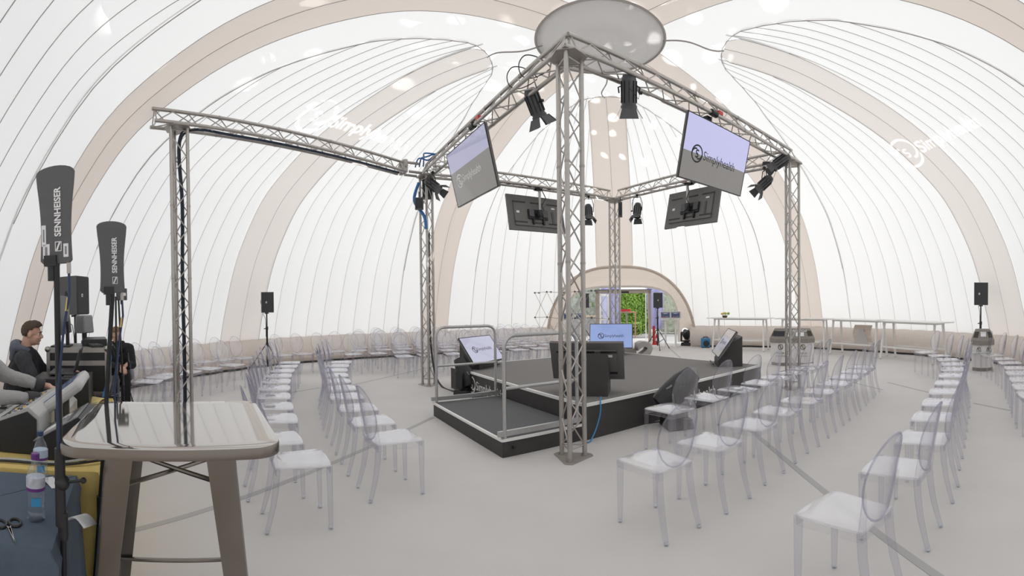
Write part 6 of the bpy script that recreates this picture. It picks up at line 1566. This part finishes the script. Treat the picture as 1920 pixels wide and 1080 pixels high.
def vest1(t, base, J):
    g = G(); side = (J['shR'] - J['shL']).normalized()
    for k in (-.085, .085): capsule(g, [J['neck'] + side * k - V((0, 0, .08)), J['chest'] + side * k, J['pelvis'] + side * k], [.085, .150, .155], 16)
    melt(g, 'dark_bib', 'coat2', t, base, .012, 4, .014, .06)
person('person in a grey marl jersey with dark cuffs, both hands reaching over the mixing console', J, 'hairb', 'short', 'hoodg', 'jersey', 'cuff', vest1, .45)
# the man in black at the far end of the desk
F3 = V((.50, -.86)).normalized(); S3 = V((F3.y, -F3.x))
h3 = atd(217, 627, 7.35)
J = dict(headm=headm(h3, F3, R(34), R(-6)), face=F3, neck=h3 + w3(-F3 * .11, -.165), chest=h3 + w3(-F3 * .16, -.38), pelvis=h3 + w3(-F3 * .26, -.66))
J['shR'] = J['neck'] + w3(S3 * .19 + F3 * .02, -.06); J['shL'] = J['neck'] + w3(-S3 * .19 + F3 * .02, -.06)
J['elR'] = J['shR'] + w3(F3 * .10 + S3 * .06, -.25); J['elL'] = J['shL'] + w3(F3 * .08 - S3 * .08, -.26)
J['wrR'] = atd(226, 686, 7.1); J['wrL'] = atd(239, 682, 7.15)
J['haR'] = J['wrR'] + w3(F3 * .06 - S3 * .06, -.05); J['haL'] = J['wrL'] + w3(F3 * .06 + S3 * .05, -.06); J['hnR'] = J['hnL'] = w3(F3 * .4, .9)
for s_, k in (('R', 1), ('L', -1)):
    J['hip' + s_] = J['pelvis'] + w3(S3 * .11 * k, -.02); J['kn' + s_] = J['hip' + s_] + w3(F3 * .38 + S3 * .09 * k, .04); J['an' + s_] = J['kn' + s_] + w3(-F3 * .02, -.42); J['an' + s_].z = .16
def specs(t, base, J):
    mb = Mx.Translation(-base) @ J['headm']
    for s_ in (-1, 1):
        g = G(); g.tube([mb @ V((s_ * .031 + .021 * math.cos(a), .099 - .004 * abs(math.cos(a)), .004 + .015 * math.sin(a))) for a in np.linspace(0, 2 * PI, 15)[:-1]], .0018, 5, closed=True); g.build('spectacle_rim', 'inkd', t)
        g = G(); g.cyl(mb @ V((s_ * .052, .096, .008)), mb @ V((s_ * .08, .0, .005)), .0018, n=5); g.build('spectacle_arm', 'inkd', t)
    g = G(); c = J['chest'] + w3(F3 * .19 + S3 * -.06, .05) - base; g.box(tuple(c), (.035, .01, .012), None); g.build('chest_badge', mat('violet_badge', (.2, .12, .4), .6), t, smooth=False)
person('person with short fair hair and spectacles in a black jacket, head bowed over his hands', J, 'hairs', 'short', 'coat2', 'jacket', 'coat2', specs, .55, collar='coat2')
st3 = thing('stool', 'dark stool under the man in the black jacket, beyond the flight case', 'stool', (J['pelvis'].x, J['pelvis'].y, 0))
zs_ = J['pelvis'].z - .155
g = G(); g.lathe([(.15, zs_ - .05), (.18, zs_ - .04), (.18, zs_ - .01), (.15, zs_)], 20); g.build('seat', 'black', st3)
for k in range(4):
    a = R(45 + 90 * k); g = G(); g.cyl((.1 * math.cos(a), .1 * math.sin(a), zs_ - .04), (.2 * math.cos(a), .2 * math.sin(a), 0), .013, n=8); g.build('leg', 'black_m', st3)
g = G(); g.tube([(.17 * math.cos(a), .17 * math.sin(a), .11) for a in np.linspace(0, 2 * PI, 21)[:-1]], .01, 6, closed=True); g.build('foot_ring', 'black_m', st3)
